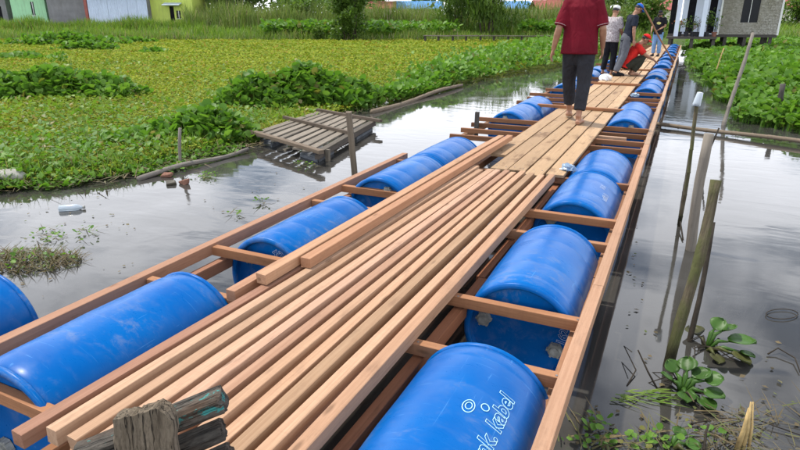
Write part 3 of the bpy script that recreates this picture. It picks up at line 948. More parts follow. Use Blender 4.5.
for a, b2 in zip(rows[:-1], rows[1:]):
    for k in range(n - 1):
        bm.faces.new((a[k], a[k + 1], b2[k + 1], b2[k]))
        bm.faces.new((a[n + k + 1], a[n + k], b2[n + k], b2[n + k + 1]))
    bm.faces.new((a[0], b2[0], b2[n], a[n])); bm.faces.new((a[n - 1], a[2 * n - 1], b2[2 * n - 1], b2[n - 1]))
for r_ in (rows[0], rows[-1]):
    for k in range(n - 1): bm.faces.new((r_[k], r_[k + 1], r_[n + k + 1], r_[n + k]))
post = link('plank_post', bm_mesh('plank_post', bm), M_CRACKED)
zz = ax.cross(up).normalized()
post.matrix_world = Matrix((( ax.x, up.x, zz.x, pb.x), (ax.y, up.y, zz.y, pb.y), (ax.z, up.z, zz.z, pb.z), (0, 0, 0, 1)))
tag(post, 'weathered grey upright plank with a broken top in the foreground', 'post')
def rotten(p0, p1, r, mat, label):
    p0, p1 = Vector(p0), Vector(p1)
    L = (p1 - p0).length
    bm = bmesh.new()
    nn, secs = 20, [0, .015, .12, .3, .5, .7, .9, .985, 1]
    prof = [1 + random.uniform(-.07, .07) for _ in range(nn)]
    rings = []
    for q in secs:
        e = .86 if q in (0, 1) else 1.0
        ring = []
        for k in range(nn):
            a = 2 * math.pi * k / nn + .3
            rr = r * e * prof[k] / max(abs(math.cos(a)), abs(math.sin(a))) ** .8 * random.uniform(.97, 1.03)
            ring.append(bm.verts.new((rr * 1.02 * math.cos(a), q * L + random.uniform(-.004, .004), rr * .86 * math.sin(a))))
        rings.append(ring)
    for ra_, rb_ in zip(rings[:-1], rings[1:]):
        for k in range(nn): bm.faces.new((ra_[k], ra_[(k + 1) % nn], rb_[(k + 1) % nn], rb_[k]))
    bm.faces.new(list(reversed(rings[0]))); bm.faces.new(rings[-1])
    o = link('rotten_log', bm_mesh('rotten_log', bm, False), mat)
    o.location = p0; o.rotation_mode = 'QUATERNION'; o.rotation_quaternion = (p1 - p0).to_track_quat('Y', 'Z')
    return tag(o, label, 'log', 'rotten logs behind the foreground post')
rotten(deep(78, 458, 1.28), deep(224, 399, 1.36), .036, M_CRACKTEAL, 'uppermost rotten log behind the foreground post, teal paint flaking')
rotten(deep(128, 470, 1.29), deep(224, 429, 1.35), .030, M_CRACKDARK, 'middle black rotten log behind the foreground post')
rotten(deep(120, 503, 1.28), deep(231, 452, 1.35), .030, M_CRACKDARK, 'lowest black rotten log behind the foreground post')

# ================================================================== FLOATING DEBRIS
def blob(name, loc, s, mat, label, cat, rot=0.0, sub=2, noise=.12):
    bm = bmesh.new()
    bmesh.ops.create_icosphere(bm, subdivisions=sub, radius=1)
    for v in bm.verts:
        v.co *= 1 + random.uniform(-noise, noise)
        v.co = Vector((v.co.x * s[0], v.co.y * s[1], v.co.z * s[2]))
    o = link(name, bm_mesh(name, bm, True), mat)
    o.location = loc; o.rotation_euler = (0, 0, rot)
    return tag(o, label, cat)
def brick_bit(px, py, s, rot, label, mat=M_BRICK):
    bm = bmesh.new()
    box_bm(bm, (0, 0, 0), s)
    for v in bm.verts: v.co += Vector([random.uniform(-.015, .015) for _ in range(3)])
    bmesh.ops.bevel(bm, geom=bm.edges[:], offset=.008, segments=1, affect='EDGES')
    o = link('brick_fragment', bm_mesh('brick_fragment', bm), mat)
    o.location = at(px, py, WZ + .02); o.rotation_euler = (R(6), R(-5), rot)
    return tag(o, label, 'brick', 'brick fragments in the water')
brick_bit(167, 175, (.11, .075, .05), .3, 'upper broken red brick fragment in the water by the shore log')
brick_bit(171, 183, (.10, .07, .05), .9, 'dark wet brick fragment between two redder ones', M_MUD)
brick_bit(184, 182, (.11, .07, .05), -.2, 'lower right broken red brick fragment in the water')
bm = bmesh.new()
tube_bm(bm, [(0, -.13, 0), (0, -.12, 0), (0, .06, 0), (0, .09, 0), (0, .115, 0), (0, .14, 0)], [.03, .042, .042, .032, .016, .016], 14)
bot = link('bottle_body', bm_mesh('bottle_body', bm, True), M_CUP)
bt = thing('plastic_bottle', 'pale empty plastic bottle afloat by the left shore', 'bottle', at(71, 208, WZ + .02), R(-50))
bot.parent = bt; bt.scale = (.8, .8, .8)
bm = bmesh.new(); tube_bm(bm, [(0, .128, 0), (0, .15, 0)], [.019, .019], 12)
link('bottle_cap', bm_mesh('bottle_cap', bm), M_CAP, bt)
blob('foam_lump', at(9, 176, WZ + .10), (.20, .12, .07), M_STYRO, 'dirty white foam lump in the grass at the left frame edge', 'foam', .3)

def plant_hyacinth(px, py, leaves, label, scale=1.0, roots=True, brown=0.0):
    "single drifting hyacinth: each leaf its own part with a stalk"
    base = at(px, py)
    t = thing('water_hyacinth', label, 'plant', base)
    for (yaw, reach, h, size, tilt, dead) in leaves:
        yaw = R(yaw)
        d = Vector((math.cos(yaw), math.sin(yaw), 0))
        p = d * reach * scale; p.z = h * scale
        size *= scale
        # thick cupped blade
        nu, nv = 7, 5
        vs, fs = [], []
        for i in range(nu):
            s_ = i / (nu - 1)
            wv = math.sin(math.pi * min(1, .12 + .88 * s_)) ** .7 * .5 if i < nu - 1 else .06
            wv = [.10, .40, .56, .60, .54, .36, .06][i]
            for j in range(nv):
                q = (j / (nv - 1)) * 2 - 1
                vs.append((q * wv * size, s_ * size, (.16 * q * q - .10 * s_ * s_ + random.uniform(-.012, .012)) * size))
        for i in range(nu - 1):
            for j in range(nv - 1):
                a = i * nv + j
                fs.append((a, a + 1, a + nv + 1, a + nv))
        me = mesh_from('leaf', vs, fs, True)
        o = link('leaf', me, M_NEARLEAF if not dead else M_DEADLEAF, t)
        sm = o.modifiers.new('thick', 'SOLIDIFY'); sm.thickness = .003
        o.location = p
        o.rotation_euler = (R(tilt), R(random.uniform(-18, 18)), yaw - R(90))
        bm = bmesh.new()
        m = p * 0.5; m.z = p.z * .75 + .01
        tube_bm(bm, [(0, 0, -.03), m, p], [.010 * scale, .012 * scale, .005 * scale], 6)
        link('stalk', bm_mesh('stalk', bm, True), M_NEARLEAF if not dead else M_DEADLEAF, t)
    if roots:
        for k in range(9):
            a = random.uniform(0, 6.28); l = random.uniform(.08, .22) * scale
            pts = [(0, 0, .01), (l * .5 * math.cos(a), l * .5 * math.sin(a), .02 + random.uniform(0, .03)), (l * math.cos(a + .4), l * math.sin(a + .4), -.01)]
            bm = bmesh.new(); tube_bm(bm, pts, [.005, .004, .002], 5)
            link('root', bm_mesh('root', bm), M_TWIG, t)
    return t
def near_leaf(name, a, b):
    nt = NT(name)
    n = nt.noise(nt.coord(), 14, 4)
    oi, off = rand_offset(nt)
    c = nt.mix(nt.ramp(n, [(0.35, 0.0), (0.7, 1.0)]), a, b)
    c = nt.mix(nt.math('MULTIPLY', oi.outputs['Random'], 0.45), c, tuple(x * 1.5 for x in b))
    nt.set(col=c, rough=0.42, spec=0.3)
    tr = nt.n.new('ShaderNodeBsdfTranslucent'); nt.l.new(c, tr.inputs['Color'])
    ms = nt.n.new('ShaderNodeMixShader'); ms.inputs[0].default_value = 0.25
    nt.l.new(nt.b.outputs[0], ms.inputs[1]); nt.l.new(tr.outputs[0], ms.inputs[2]); nt.l.new(ms.outputs[0], nt.out.inputs['Surface'])
    return nt.m
M_NEARLEAF = near_leaf('near_hyacinth_leaf', (0.04, 0.095, 0.015), (0.06, 0.14, 0.022))
M_DEADLEAF = near_leaf('withered_leaf', (0.05, 0.045, 0.02), (0.09, 0.10, 0.03))
plant_hyacinth(706, 348, [(5, .10, .06, .13, 12, 0), (-28, .13, .03, .10, -4, 1), (30, .07, .10, .09, 20, 0), (120, .08, .03, .09, 10, 1), (60, .05, .10, .08, 40, 0), (-70, .10, .02, .07, -5, 1), (-10, .16, .03, .07, 0, 0)], 'drifting water hyacinth with broad leaves pointing right, near the mossy pole', 1.0)
plant_hyacinth(682, 392, [(30, .05, .07, .09, 30, 0), (80, .05, .09, .08, 35, 0), (-15, .09, .04, .09, 10, 0), (-45, .10, .03, .085, 0, 0), (10, .09, .08, .08, 25, 0), (130, .06, .07, .07, 40, 0), (55, .09, .06, .07, 20, 0), (-80, .05, .03, .07, 0, 0), (180, .05, .05, .06, 30, 0)], 'bushy drifting water hyacinth at the foot of the mossy pole', 1.0)
plant_hyacinth(672, 446, [(10, .05, .02, .06, 5, 0), (-40, .06, .02, .06, 0, 1), (70, .04, .03, .05, 20, 0)], 'small water plant floating at the bottom edge of the picture', 1.0, False)

def twig(pts, r, label, mat=M_TWIG, cat='twig', group='dead twigs in the water'):
    P3 = [at(x, y, z) for (x, y, z) in pts]
    o = tube_obj('dead_twig', P3, [r * (1 - .5 * i / len(P3)) for i in range(len(P3))], mat, None, 6, jitter=.1)
    return tag(o, label, cat, group)
twig([(658, 390, .05), (648, 372, .12), (638, 350, .22)], .005, 'bent dark twig rising left of the hyacinth at the mossy pole')
twig([(627, 386, .05), (636, 370, .07), (624, 346, .10), (632, 352, .13)], .004, 'thin crooked twig nearest the right rail')
twig([(690, 424, .06), (720, 418, .07), (758, 420, .07), (800, 435, .06)], .004, 'long dark twig lying across the bottom right corner')
twig([(704, 450, .08), (706, 432, .10), (709, 424, .13)], .006, 'stubby dark twig at the bottom edge')
twig([(768, 354, .06), (778, 348, .08), (795, 358, .07), (800, 372, .06)], .005, 'forked dark twig at the right frame edge')
twig([(690, 150, .25), (683, 195, .20), (680, 220, .10), (683, 240, .06)], .010, 'crooked dark branch beside the grey pole')
ring = [at(782 + 16 * math.cos(t), 314 + 5 * math.sin(t), .06) for t in np.linspace(0, 6.1, 18)]
tag(tube_obj('dead_twig', ring, [.003] * 18, M_TWIG, None, 5), 'looped thin twig floating at the right frame edge', 'twig', 'dead twigs in the water')
# dried stalk sheaf, bottom right
sh = thing('dry_stalk', 'dry straw-coloured plant stalk standing at the bottom right', 'plant', at(742, 452))
for (x0, y0, x1, y1, r) in ((742, 452, 751, 402, .010), (748, 452, 753, 402, .007), (736, 452, 749, 408, .012)):
    p0, p1 = at(x0, y0, .04) - sh.location, deep(x1, y1, toRD(*at(x0, y0, .04).xy)[1] * 1.01) - sh.location
    tube_obj('stalk', [p0, p0.lerp(p1, .5) + Vector((.005, 0, 0)), p1], [r, r * .8, r * .35], M_STRAW, sh, 7)
def straw(px, py, L, rot, label):
    o = scatter('fallen_leaf', T_BLADE[0], T_BLADE[1], [at(px, py, WZ + .012)], np.array([rot]), np.array([0.02]), np.array([0.2]), np.array([[L * .16, L, L * .2]]), M_STRAW)
    o.modifiers.new('t', 'SOLIDIFY').thickness = .002
    return tag(o, label, 'leaf', 'dry leaves in the water')
straw(600, 437, .12, R(-60), 'dry yellow leaf afloat nearest the right rail')
straw(622, 441, .16, R(115), 'long dry yellow blade afloat at the bottom edge')
o = scatter('green_straws', T_BLADE[0], T_BLADE[1], np.array([[*at(px, py, WZ + .01)] for px, py in zip(U(608, 660, 26), U(390, 402, 26))]), U(1.2, 2.4, 26) + 3.1, U(0, .1, 26), U(-.3, .3, 26), np.stack([U(.006, .010, 26), U(.08, .2, 26), U(.02, .05, 26)], 1), M_GRASS)
tag(o, 'wisps of green grass floating by the hyacinth', 'grass', None, 'stuff')

def tangle():
    n = 150
    px, py = np.concatenate([U(690, 830, 90), RNG.normal(735, 25, 60)]), np.concatenate([U(405, 455, 90), RNG.normal(436, 12, 60)])
    P = np.array([tuple(at(a, b, WZ + .004)) for a, b in zip(px, py)]); P[:, 2] += U(0, .03, n)
    L = U(.05, .22, n)
    o = scatter('dead_stem_tangle', T_BLADE[0], T_BLADE[1], P, U(0, 6.28, n), U(-.03, .35, n), U(-.5, .5, n), np.stack([U(.003, .007, n), L, L * .3], 1), M_DRYGRASS)
    tag(o, 'tangle of thin dead stems and dry leaves in the bottom right water', 'litter', None, 'stuff')
tangle()
# scattered duckweed, crumbs and small leaves on the near water
def crumbs():
    pos = []
    for _ in range(230):
        x, y = random.choice([(random.gauss(590, 18), random.gauss(430, 16)), (random.gauss(715, 40), random.gauss(425, 18)), (random.uniform(20, 150), random.uniform(195, 300)), (random.uniform(20, 130), random.gauss(225, 18)), (random.uniform(200, 340), random.uniform(165, 215)), (random.uniform(640, 800), random.uniform(300, 450)), (random.gauss(630, 10), random.gauss(235, 50))])
        if y < 160: continue
        p = at(x, y, WZ + .008)
        if -2.55 < p.x < -0.18: continue
        pos.append(p)
    n = len(pos)
    o = scatter('floating_scraps', T_LEAF[0], T_LEAF[1], [tuple(p) for p in pos], U(0, 6.28, n), U(-.05, .2, n), U(-.3, .3, n), U(.012, .04, n), M_DRYGRASS)
    tag(o, 'small leaf scraps and crumbs drifting on the water', 'litter', None, 'stuff')
crumbs()

# ================================================================== VEGETATION
def hya_leaves(name, pts, size, mat, parent=None, stalks=True, hmin=0.12):
    "pts: (x, y, top height) of each leaf; blades held up on stalks"
    pts = np.asarray(pts); n = len(pts)
    pos = np.stack([pts[:, 0], pts[:, 1], WZ + pts[:, 2]], 1)
    s = size * U(.7, 1.3, n)
    o = scatter(name, T_PAD[0], T_PAD[1], pos, U(0, 6.28, n), np.clip(RNG.normal(.55, .42, n), -.2, 1.4), U(-.5, .5, n), np.stack([s * 1.1, s, s], 1), mat, parent, True)
    return o
def hya_stalks(pts, size, parent=None, frac=.5):
    pts = np.asarray(pts); n = len(pts)
    k = RNG.random(n) < frac
    p = pts[k]; n = len(p)
    pos = np.stack([p[:, 0], p[:, 1], np.full(n, WZ - .02)], 1)
    return scatter('stalks', T_BLADE[0], T_BLADE[1], pos, U(0, 6.28, n), np.full(n, 1.5) + U(-.2, .2, n), U(-.3, .3, n), np.stack([np.full(n, size * .2), p[:, 2] + .04, np.full(n, size)], 1), M_HYA, parent)
def clump(center, rx, ry, rot, h, n, size, label, name='water_hyacinth_clump'):
    t = thing(name, label, 'plant', (center[0], center[1], WZ), 0, 'water hyacinth clumps')
    a, q = U(0, 6.28, n), np.sqrt(U(0, 1, n))
    lump = 1 + .22 * np.sin(a * 3 + rot * 5) + .12 * np.sin(a * 7 + 1)
    u, v = q * np.cos(a) * rx * lump, q * np.sin(a) * ry * lump
    x, y = u * math.cos(rot) - v * math.sin(rot), u * math.sin(rot) + v * math.cos(rot)
    bump = 1 + .25 * np.sin(x * 3.1 + rot) * np.cos(y * 3.7)
    top = h * (1 - q ** 2.6 * .75) * bump
    z = top * np.where(U(0, 1, n) < .6, U(.82, 1.05, n), U(.25, .9, n))
    P = np.stack([x, y, np.maximum(z, .04) + 0 * z], 1)
    P2 = P.copy()
    o = hya_leaves('leaves', P2, size, M_HYA, t); o.location.z = -WZ; o['kind'] = 'stuff'
    s = hya_stalks(P, size, t); s.location.z = -WZ; s['kind'] = 'stuff'
    return t
def rdc(px, py):
    p = at(px, py); return (p.x, p.y)
clump(rdc(45, 100), 1.95, 0.85, YAW + .1, .58, 2300, .145, 'big dark green hyacinth clump in the mat at the left frame edge')
clump(rdc(298, 107), 1.45, 0.95, YAW + .05, .66, 2500, .145, 'tall hyacinth clump right behind the slatted raft')
clump(rdc(205, 140), 0.78, 0.72, YAW + .6, .38, 1000, .125, 'hyacinth clump between the thin shore stake and the raft')
clump(rdc(128, 148), 0.6, 0.40, YAW + .4, .18, 300, .10, 'low leafy clump at the shore left of the thin stake', 'leafy_weed_clump')
clump(rdc(66, 46.5), 3.6, 1.3, YAW, .75, 900, .28, 'broad round clump far out on the yellow mat', 'weed_clump')
clump(rdc(86, 52), 1.6, 0.6, YAW, .45, 260, .26, 'small clump in front of the far broad round clump', 'weed_clump')
clump(rdc(20, 62), 1.5, 0.9, YAW, .3, 260, .2, 'low spreading clump on the mat at the left edge', 'weed_clump')
clump(rdc(180, 40.2), 3.0, 0.9, YAW, .35, 260, .3, 'flat far clump below the lime yellow house', 'weed_clump')
clump(rdc(132, 44.5), 1.6, 0.6, YAW, .35, 160, .28, 'little far clump left of the flat far one', 'weed_clump')
clump(rdc(152, 55), .8, 0.5, YAW, .28, 110, .2, 'lone tuft in the middle of the yellow mat', 'weed_clump')
clump(rdc(62, 66), .35, 0.3, YAW, .45, 60, .13, 'thin pale upright weed above the big left clump', 'weed_clump')
# leafy rim of the channel beyond the raft
def rim_band():
    n = 5200
    Y = np.exp(U(math.log(11.0), math.log(46), n))
    off = np.abs(RNG.normal(0, 1, n))
    w = np.interp(Y, [11, 13, 16, 19, 24, 30, 46], [.35, .5, 1.2, 2.0, 3.0, 3.6, 4.0])
    X = shore(Y) + .15 - off * w * .75
    h = np.interp(off, [0, .4, 1.2, 2.5], [.15, .42, .40, .1]) * np.interp(Y, [11, 16, 24, 46], [.55, 1, 1.5, 1.9]) * (1 + .35 * np.sin(Y * 1.3) * np.cos(X * 1.1)) * U(.5, 1.05, n)
    P = np.stack([X, Y, np.maximum(h, .03)], 1)
    sz = np.interp(Y, [11, 46], [.13, .26])
    P[:, 2] += WZ
    o = scatter('hyacinth_rim', T_PAD[0], T_PAD[1], P, U(0, 6.28, n), np.clip(RNG.normal(.6, .45, n), -.2, 1.4), U(-.5, .5, n), sz * U(.7, 1.3, n), M_HYA, None, True)
    tag(o, 'rim of hyacinth leaves along the left bank of the channel', 'plants', None, 'stuff')
rim_band()
# dry litter right at the rim
def litter():
    n = 1500
    Y = np.concatenate([U(2.2, 7, n // 2), np.exp(U(math.log(7), math.log(34), n - n // 2))])
    X = shore(Y) + RNG.normal(.02, .16, n) + .06 * np.sin(Y * 5)
    P = np.stack([X, Y, np.full(n, WZ + .015) + U(0, .05, n)], 1)
    L = U(.06, .28, n)
    o = scatter('shore_litter', T_BLADE[0], T_BLADE[1], P, U(0, 6.28, n), U(-.05, .35, n), U(-.5, .5, n), np.stack([U(.008, .02, n), L, L * .3], 1), M_DRYGRASS)
    tag(o, 'dry brown litter washed up along the left shore', 'litter', None, 'stuff')
litter()

# the yellow-green floating mat
def floating_mat():
    n = 400000
    d = np.exp(U(math.log(5.2), math.log(51.5), n))
    col = U(-230, 640, n)
    r = (col - 400) / 613 * d
    X, Y = r * CYW - d * SYW, r * SYW + d * CYW
    k = X < shore(Y) - .05 - np.abs(RNG.normal(0, .12, n))
    X, Y, d = X[k], Y[k], d[k]; n = len(X)
    z = WZ + .06 + np.minimum(.05, d * .002) + U(0, .05, n) + .03 * np.sin(X * 1.7) * np.sin(Y * 1.3)
    s = (.013 + .0028 * d) * U(.6, 1.5, n)
    o = scatter('floating_mat', T_LEAF[0], T_LEAF[1], np.stack([X, Y, z], 1), U(0, 6.28, n), np.clip(RNG.normal(.32, .3, n), -.1, 1.2), U(-.4, .4, n), np.stack([s * 1.5, s, s], 1), M_MAT)
    tag(o, 'yellow-green mat of small floating plants covering the pond', 'plants', None, 'stuff')
floating_mat()
def mat_weeds():
    n = 16000
    d = np.exp(U(math.log(5.5), math.log(24), n)); col = U(-160, 470, n)
    r = (col - 400) / 613 * d
    X, Y = r * CYW - d * SYW, r * SYW + d * CYW
    p = .5 + .5 * np.sin(X * .9 + 1.3 * np.sin(Y * .6)) * np.cos(Y * .8 + .5)
    k = (X < shore(Y) - .1) & (RNG.random(n) < np.clip(p * 1.3 - .1, 0, 1) * np.interp(d, [5, 9, 14, 24], [1, .9, .5, .12]))
    X, Y, d = X[k], Y[k], d[k]; n = len(X)
    o = scatter('mat_weeds', T_PAD[0], T_PAD[1], np.stack([X, Y, WZ + U(.09, .2, n)], 1), U(0, 6.28, n), np.clip(RNG.normal(.6, .4, n), -.1, 1.4), U(-.5, .5, n), (.04 + .0035 * d) * U(.6, 1.4, n), M_GRASS, None, True)
    tag(o, 'small green weeds sprouting through the near part of the mat', 'plants', None, 'stuff')
mat_weeds()
def blades(name, X, Y, z0, H, W, lean, mat, label, cat='grass'):
    n = len(X)
    o = scatter(name, T_BLADE[0], T_BLADE[1], np.stack([X, Y, z0], 1), U(0, 6.28, n), np.pi / 2 - np.abs(RNG.normal(0, lean, n)), U(-.6, .6, n), np.stack([W, H, H * 1.2], 1), mat)
    return tag(o, label, cat, None, 'stuff')
# near grass on the left shore
def near_grass():
    n = 40000
    d = np.exp(U(math.log(4.2), math.log(15), n)); col = U(-160, 300, n)
    r = (col - 400) / 613 * d
    X, Y = r * CYW - d * SYW, r * SYW + d * CYW
    dist = shore(Y) - X
    dens = np.exp(-np.maximum(dist - 1.0, 0) / 1.6)
    k = (dist > -.06) & (RNG.random(n) < dens * np.clip(.45 + .8 * np.sin(X * 2.3 + 1 + np.sin(Y * 1.9)) * np.sin(Y * 2.9 + X), .04, 1))
    X, Y, dist = X[k], Y[k], dist[k]; n = len(X)
    H = U(.08, .28, n) * np.interp(dist, [0, .3, 1.5, 4], [.6, 1.1, 1, .6])
    blades('shore_grass', X, Y, np.full(n, WZ + .03), H, U(.008, .024, n), .75, M_GRASS, 'long green grass growing at the near left shore')
    # broad weeds mixed in
    m = 20000
    d = np.exp(U(math.log(4.2), math.log(11), m)); col = U(-120, 260, m)
    r = (col - 400) / 613 * d
    X, Y = r * CYW - d * SYW, r * SYW + d * CYW
    k = (shore(Y) - X > -.22 - .16 * np.sin(Y * 4.1) * np.sin(Y * 1.7)) & (RNG.random(m) < np.exp(-np.maximum(shore(Y) - X, 0) / 1.9)); X, Y = X[k], Y[k]; m = len(X)
    o = scatter('shore_weeds', T_LEAF[0], T_LEAF[1], np.stack([X, Y, WZ + .01 + U(.03, .26, m) * np.clip(.25 + (shore(Y) - X) * 1.0, .12, 1)], 1), U(0, 6.28, m), U(-.2, .9, m), U(-.4, .4, m), U(.04, .12, m), M_HYA)
    tag(o, 'broad-leaved weeds among the shore grass', 'plants', None, 'stuff')
near_grass()
# floating weed island, bottom left
isl = thing('weed_island', 'brownish tangle of weeds afloat beside the loose barrel', 'plant', at(25, 262))
n = 900
a, q = U(0, 6.28, n), np.sqrt(U(0, 1, n))
px, py = q * np.cos(a) * .55, q * np.sin(a) * .26
X, Y = px * math.cos(.35) - py * math.sin(.35), px * math.sin(.35) + py * math.cos(.35)
isl.scale = (.8, .8, .7)
ob = scatter('weed_stems', T_BLADE[0], T_BLADE[1], np.stack([X, Y, U(0, .08, n) * (1 - q)], 1), U(0, 6.28, n), U(-.1, .9, n), U(-.5, .5, n), np.stack([U(.006, .014, n), U(.06, .2, n), U(.03, .1, n)], 1), M_DRYGRASS, isl); ob['kind'] = 'stuff'
n = 60
a, q = U(0, 6.28, n), np.sqrt(U(0, 1, n))
px, py = q * np.cos(a) * .5, q * np.sin(a) * .24
X, Y = px * math.cos(.35) - py * math.sin(.35), px * math.sin(.35) + py * math.cos(.35)
ob = scatter('weed_leaves', T_PAD[0], T_PAD[1], np.stack([X, Y, .03 + U(0, .14, n) * (1 - q)], 1), U(0, 6.28, n), U(-.1, 1, n), U(-.5, .5, n), U(.03, .06, n), M_HYA, isl, True); ob['kind'] = 'stuff'
for (px_, py_, nm) in ((150, 245, 'dark drifting weed sprig midway along the left channel'), (100, 240, 'small green sprig drifting left of the rail'), (208, 178, 'green weed tuft drifting by the brick fragments'), (262, 203, 'small leafy tuft drifting above the left rail')):
    pass
def sprig(px, py, s, n, label):
    t = thing('drifting_sprig', label, 'plant', at(px, py, WZ))
    ob = scatter('leaves', T_PAD[0], T_PAD[1], np.stack([RNG.normal(0, s, n), RNG.normal(0, s * .6, n), U(.01, .05, n)], 1), U(0, 6.28, n), U(-.1, .8, n), U(-.4, .4, n), U(.018, .042, n), M_HYA, t, True); ob['kind'] = 'stuff'
    ob = scatter('stems', T_BLADE[0], T_BLADE[1], np.stack([RNG.normal(0, s, n), RNG.normal(0, s * .6, n), U(.005, .03, n)], 1), U(0, 6.28, n), U(-.05, .4, n), U(-.4, .4, n), np.stack([U(.005, .01, n), U(.06, .16, n), U(.02, .05, n)], 1), M_DRYGRASS, t); ob['kind'] = 'stuff'
sprig(55, 236, .16, 30, 'dark straggling sprig drifting above the weed island')
sprig(205, 177, .12, 28, 'green sprig drifting beside the brick fragments')
sprig(261, 203, .05, 14, 'small leafy sprig drifting above the left rail')
sprig(237, 215, .04, 8, 'tiny sprig drifting close to the left rail')
sprig(305, 166, .09, 20, 'sprig drifting below the near corner of the raft')
sprig(90, 232, .06, 10, 'lone brown sprig drifting in the left channel')
for k_, (px_, py_) in enumerate(((588, 446), (598, 428), (612, 448), (640, 447), (655, 440), (700, 438))):
    sprig(px_, py_, .045, 12, 'bit of green weed afloat at the bottom edge, %s from the right rail' % (['nearest'] + ORD[1:])[k_])
sprig(787, 142, .10, 16, 'dark sprig drifting beyond the bamboo rail')
sprig(735, 136, .12, 14, 'pale straw sprig caught on the bamboo rail')

# hyacinth bed on the right
RS = [(9.5, 2.6), (10.8, 1.75), (11.9, 1.05), (14, .95), (16, .88), (20, .68), (26, .36), (31, .2), (36, .12), (60, .1)]
RSY, RSX = np.array([a for a, b in RS]), np.array([b for a, b in RS])
def right_bed():
    n = 46000
    d = np.exp(U(math.log(8.5), math.log(58), n)); col = U(655, 1020, n)
    r = (col - 400) / 613 * d
    X, Y = r * CYW - d * SYW, r * SYW + d * CYW
    e = X - np.interp(Y, RSY, RSX) + .25 * np.sin(Y * 2.2) * np.minimum(1, Y / 20)
    k = (e > 0) & (Y > 10.3)
    X, Y, e, d = X[k], Y[k], e[k], d[k]; n = len(X)
    patch = .5 + .5 * np.sin(X * 1.1 + .6 * np.sin(Y * .7)) * np.sin(Y * .83)
    H = np.interp(e, [0, .5, 1.5], [.16, .42, .55]) * (.55 + .65 * patch) * np.interp(Y, [20, 30, 60], [1, .6, .5])
    z = WZ + H * np.where(U(0, 1, n) < .6, U(.85, 1.05, n), U(.2, .9, n))
    s = np.clip(.095 + .0026 * d, 0, .19) * U(.6, 1.4, n) * (.75 + .5 * patch)
    o = scatter('hyacinth_bed', T_PAD[0], T_PAD[1], np.stack([X, Y, z], 1), U(0, 6.28, n), np.clip(RNG.normal(.55, .42, n), -.2, 1.4), U(-.5, .5, n), np.stack([s * 1.1, s, s], 1), M_HYA, None, True)
    tag(o, 'dense bed of bright green water hyacinth right of the walkway', 'plants', None, 'stuff')
    q = RNG.random(n) < .35
    m = int(q.sum())
    o = scatter('bed_stalks', T_BLADE[0], T_BLADE[1], np.stack([X[q], Y[q], np.full(m, WZ - .02)], 1), U(0, 6.28, m), np.full(m, 1.5) + U(-.2, .2, m), U(-.3, .3, m), np.stack([np.full(m, .03), z[q], z[q]], 1), M_HYA)
    tag(o, 'stalks carrying the leaves of the right hyacinth bed', 'plants', None, 'stuff')
    # sheet of roots and debris under the leaves
    ys_ = np.linspace(10.8, 60, 60)
    vs, fs = [], []
    for i, y in enumerate(ys_):
        x0 = float(np.interp(y, RSY, RSX)) + .35
        vs += [(x0, y, WZ - .02), (x0 + .3, y, WZ + .05), (x0 + 60, y, WZ + .06)]
    for i in range(len(ys_) - 1):
        for k_ in range(2):
            a = i * 3 + k_
            fs.append((a, a + 1, a + 4, a + 3))
    struct('marsh', mesh_from('marsh_right', vs, fs, True), M_MATBED)
right_bed()

# far bank grass and reeds
def bank_band(name, n, c0, c1, d0, d1, h0, h1, z0, w, mat, label, lean=.35):
    col = U(c0, c1, n); d = U(d0, d1, n)
    r = (col - 400) / 613 * d
    X, Y = r * CYW - d * SYW, r * SYW + d * CYW
    H = U(h0, h1, n) * (1 + .35 * np.sin(r * .9 + d) * np.cos(r * .37)) 
    zz = np.interp(d, [49.5, 50.3, 53, 58, 66, 90], [-.1, .1, .33, .78, .98, 1.1]) + z0
    return blades(name, X, Y, zz, H, U(.6, 1.4, n) * w, lean, mat, label)
bank_band('bank_grass', 16000, -160, 640, 50.0, 58.5, .5, 1.0, -.05, .07, M_GRASS, 'tall green grass along the far bank')
bank_band('reed_bed', 12000, 185, 640, 58.0, 64, 1.7, 2.7, -.05, .07, M_REED, 'tall greyish reeds standing behind the far bank grass', .22)
bank_band('verge_grass', 7000, -160, 205, 57.5, 60.6, .85, 1.35, -.05, .07, M_GRASS, 'taller grass in front of the left houses', .3)
bank_band('reed_edge', 3500, 0, 640, 49.6, 51.0, .5, .95, -.05, .06, M_REED, 'darker reeds at the foot of the far bank', .25)
def right_bank_grass():
    n = 9000
    col = U(640, 900, n); d = U(52, 74, n)
    r = (col - 400) / 613 * d
    X, Y = r * CYW - d * SYW, r * SYW + d * CYW
    k = ~((X > -1.5) & (X < 6) & (Y < 47))
    X, Y, d = X[k], Y[k], d[k]
    H = U(.5, 1.0, len(X))
    blades('bank_grass', X, Y, np.interp(d, [52, 66, 90], [.1, .9, 1.1]), H, U(.05, .1, len(X)), .4, M_GRASS, 'green grass on the bank behind the stilt house')
right_bank_grass()
# broad-leaved plants strip on the bank in front of the reeds
def taro_strip():
    n = 3000
    col = np.concatenate([U(262, 335, n // 2), U(355, 460, n // 4), U(520, 570, n - n // 2 - n // 4)]); d = U(51, 55, n)
    r = (col - 400) / 613 * d
    X, Y = r * CYW - d * SYW, r * SYW + d * CYW
    z = np.interp(d, [50, 53, 58], [.1, .33, .78]) + U(.5, 1.15, n)
    o = scatter('bank_plants', T_PAD[0], T_PAD[1], np.stack([X, Y, z], 1), U(0, 6.28, n), U(-.1, 1.1, n), U(-.5, .5, n), U(.25, .5, n), M_HYA, None, True)
    tag(o, 'broad-leaved plants along the far bank in front of the reeds', 'plants', None, 'stuff')
taro_strip()

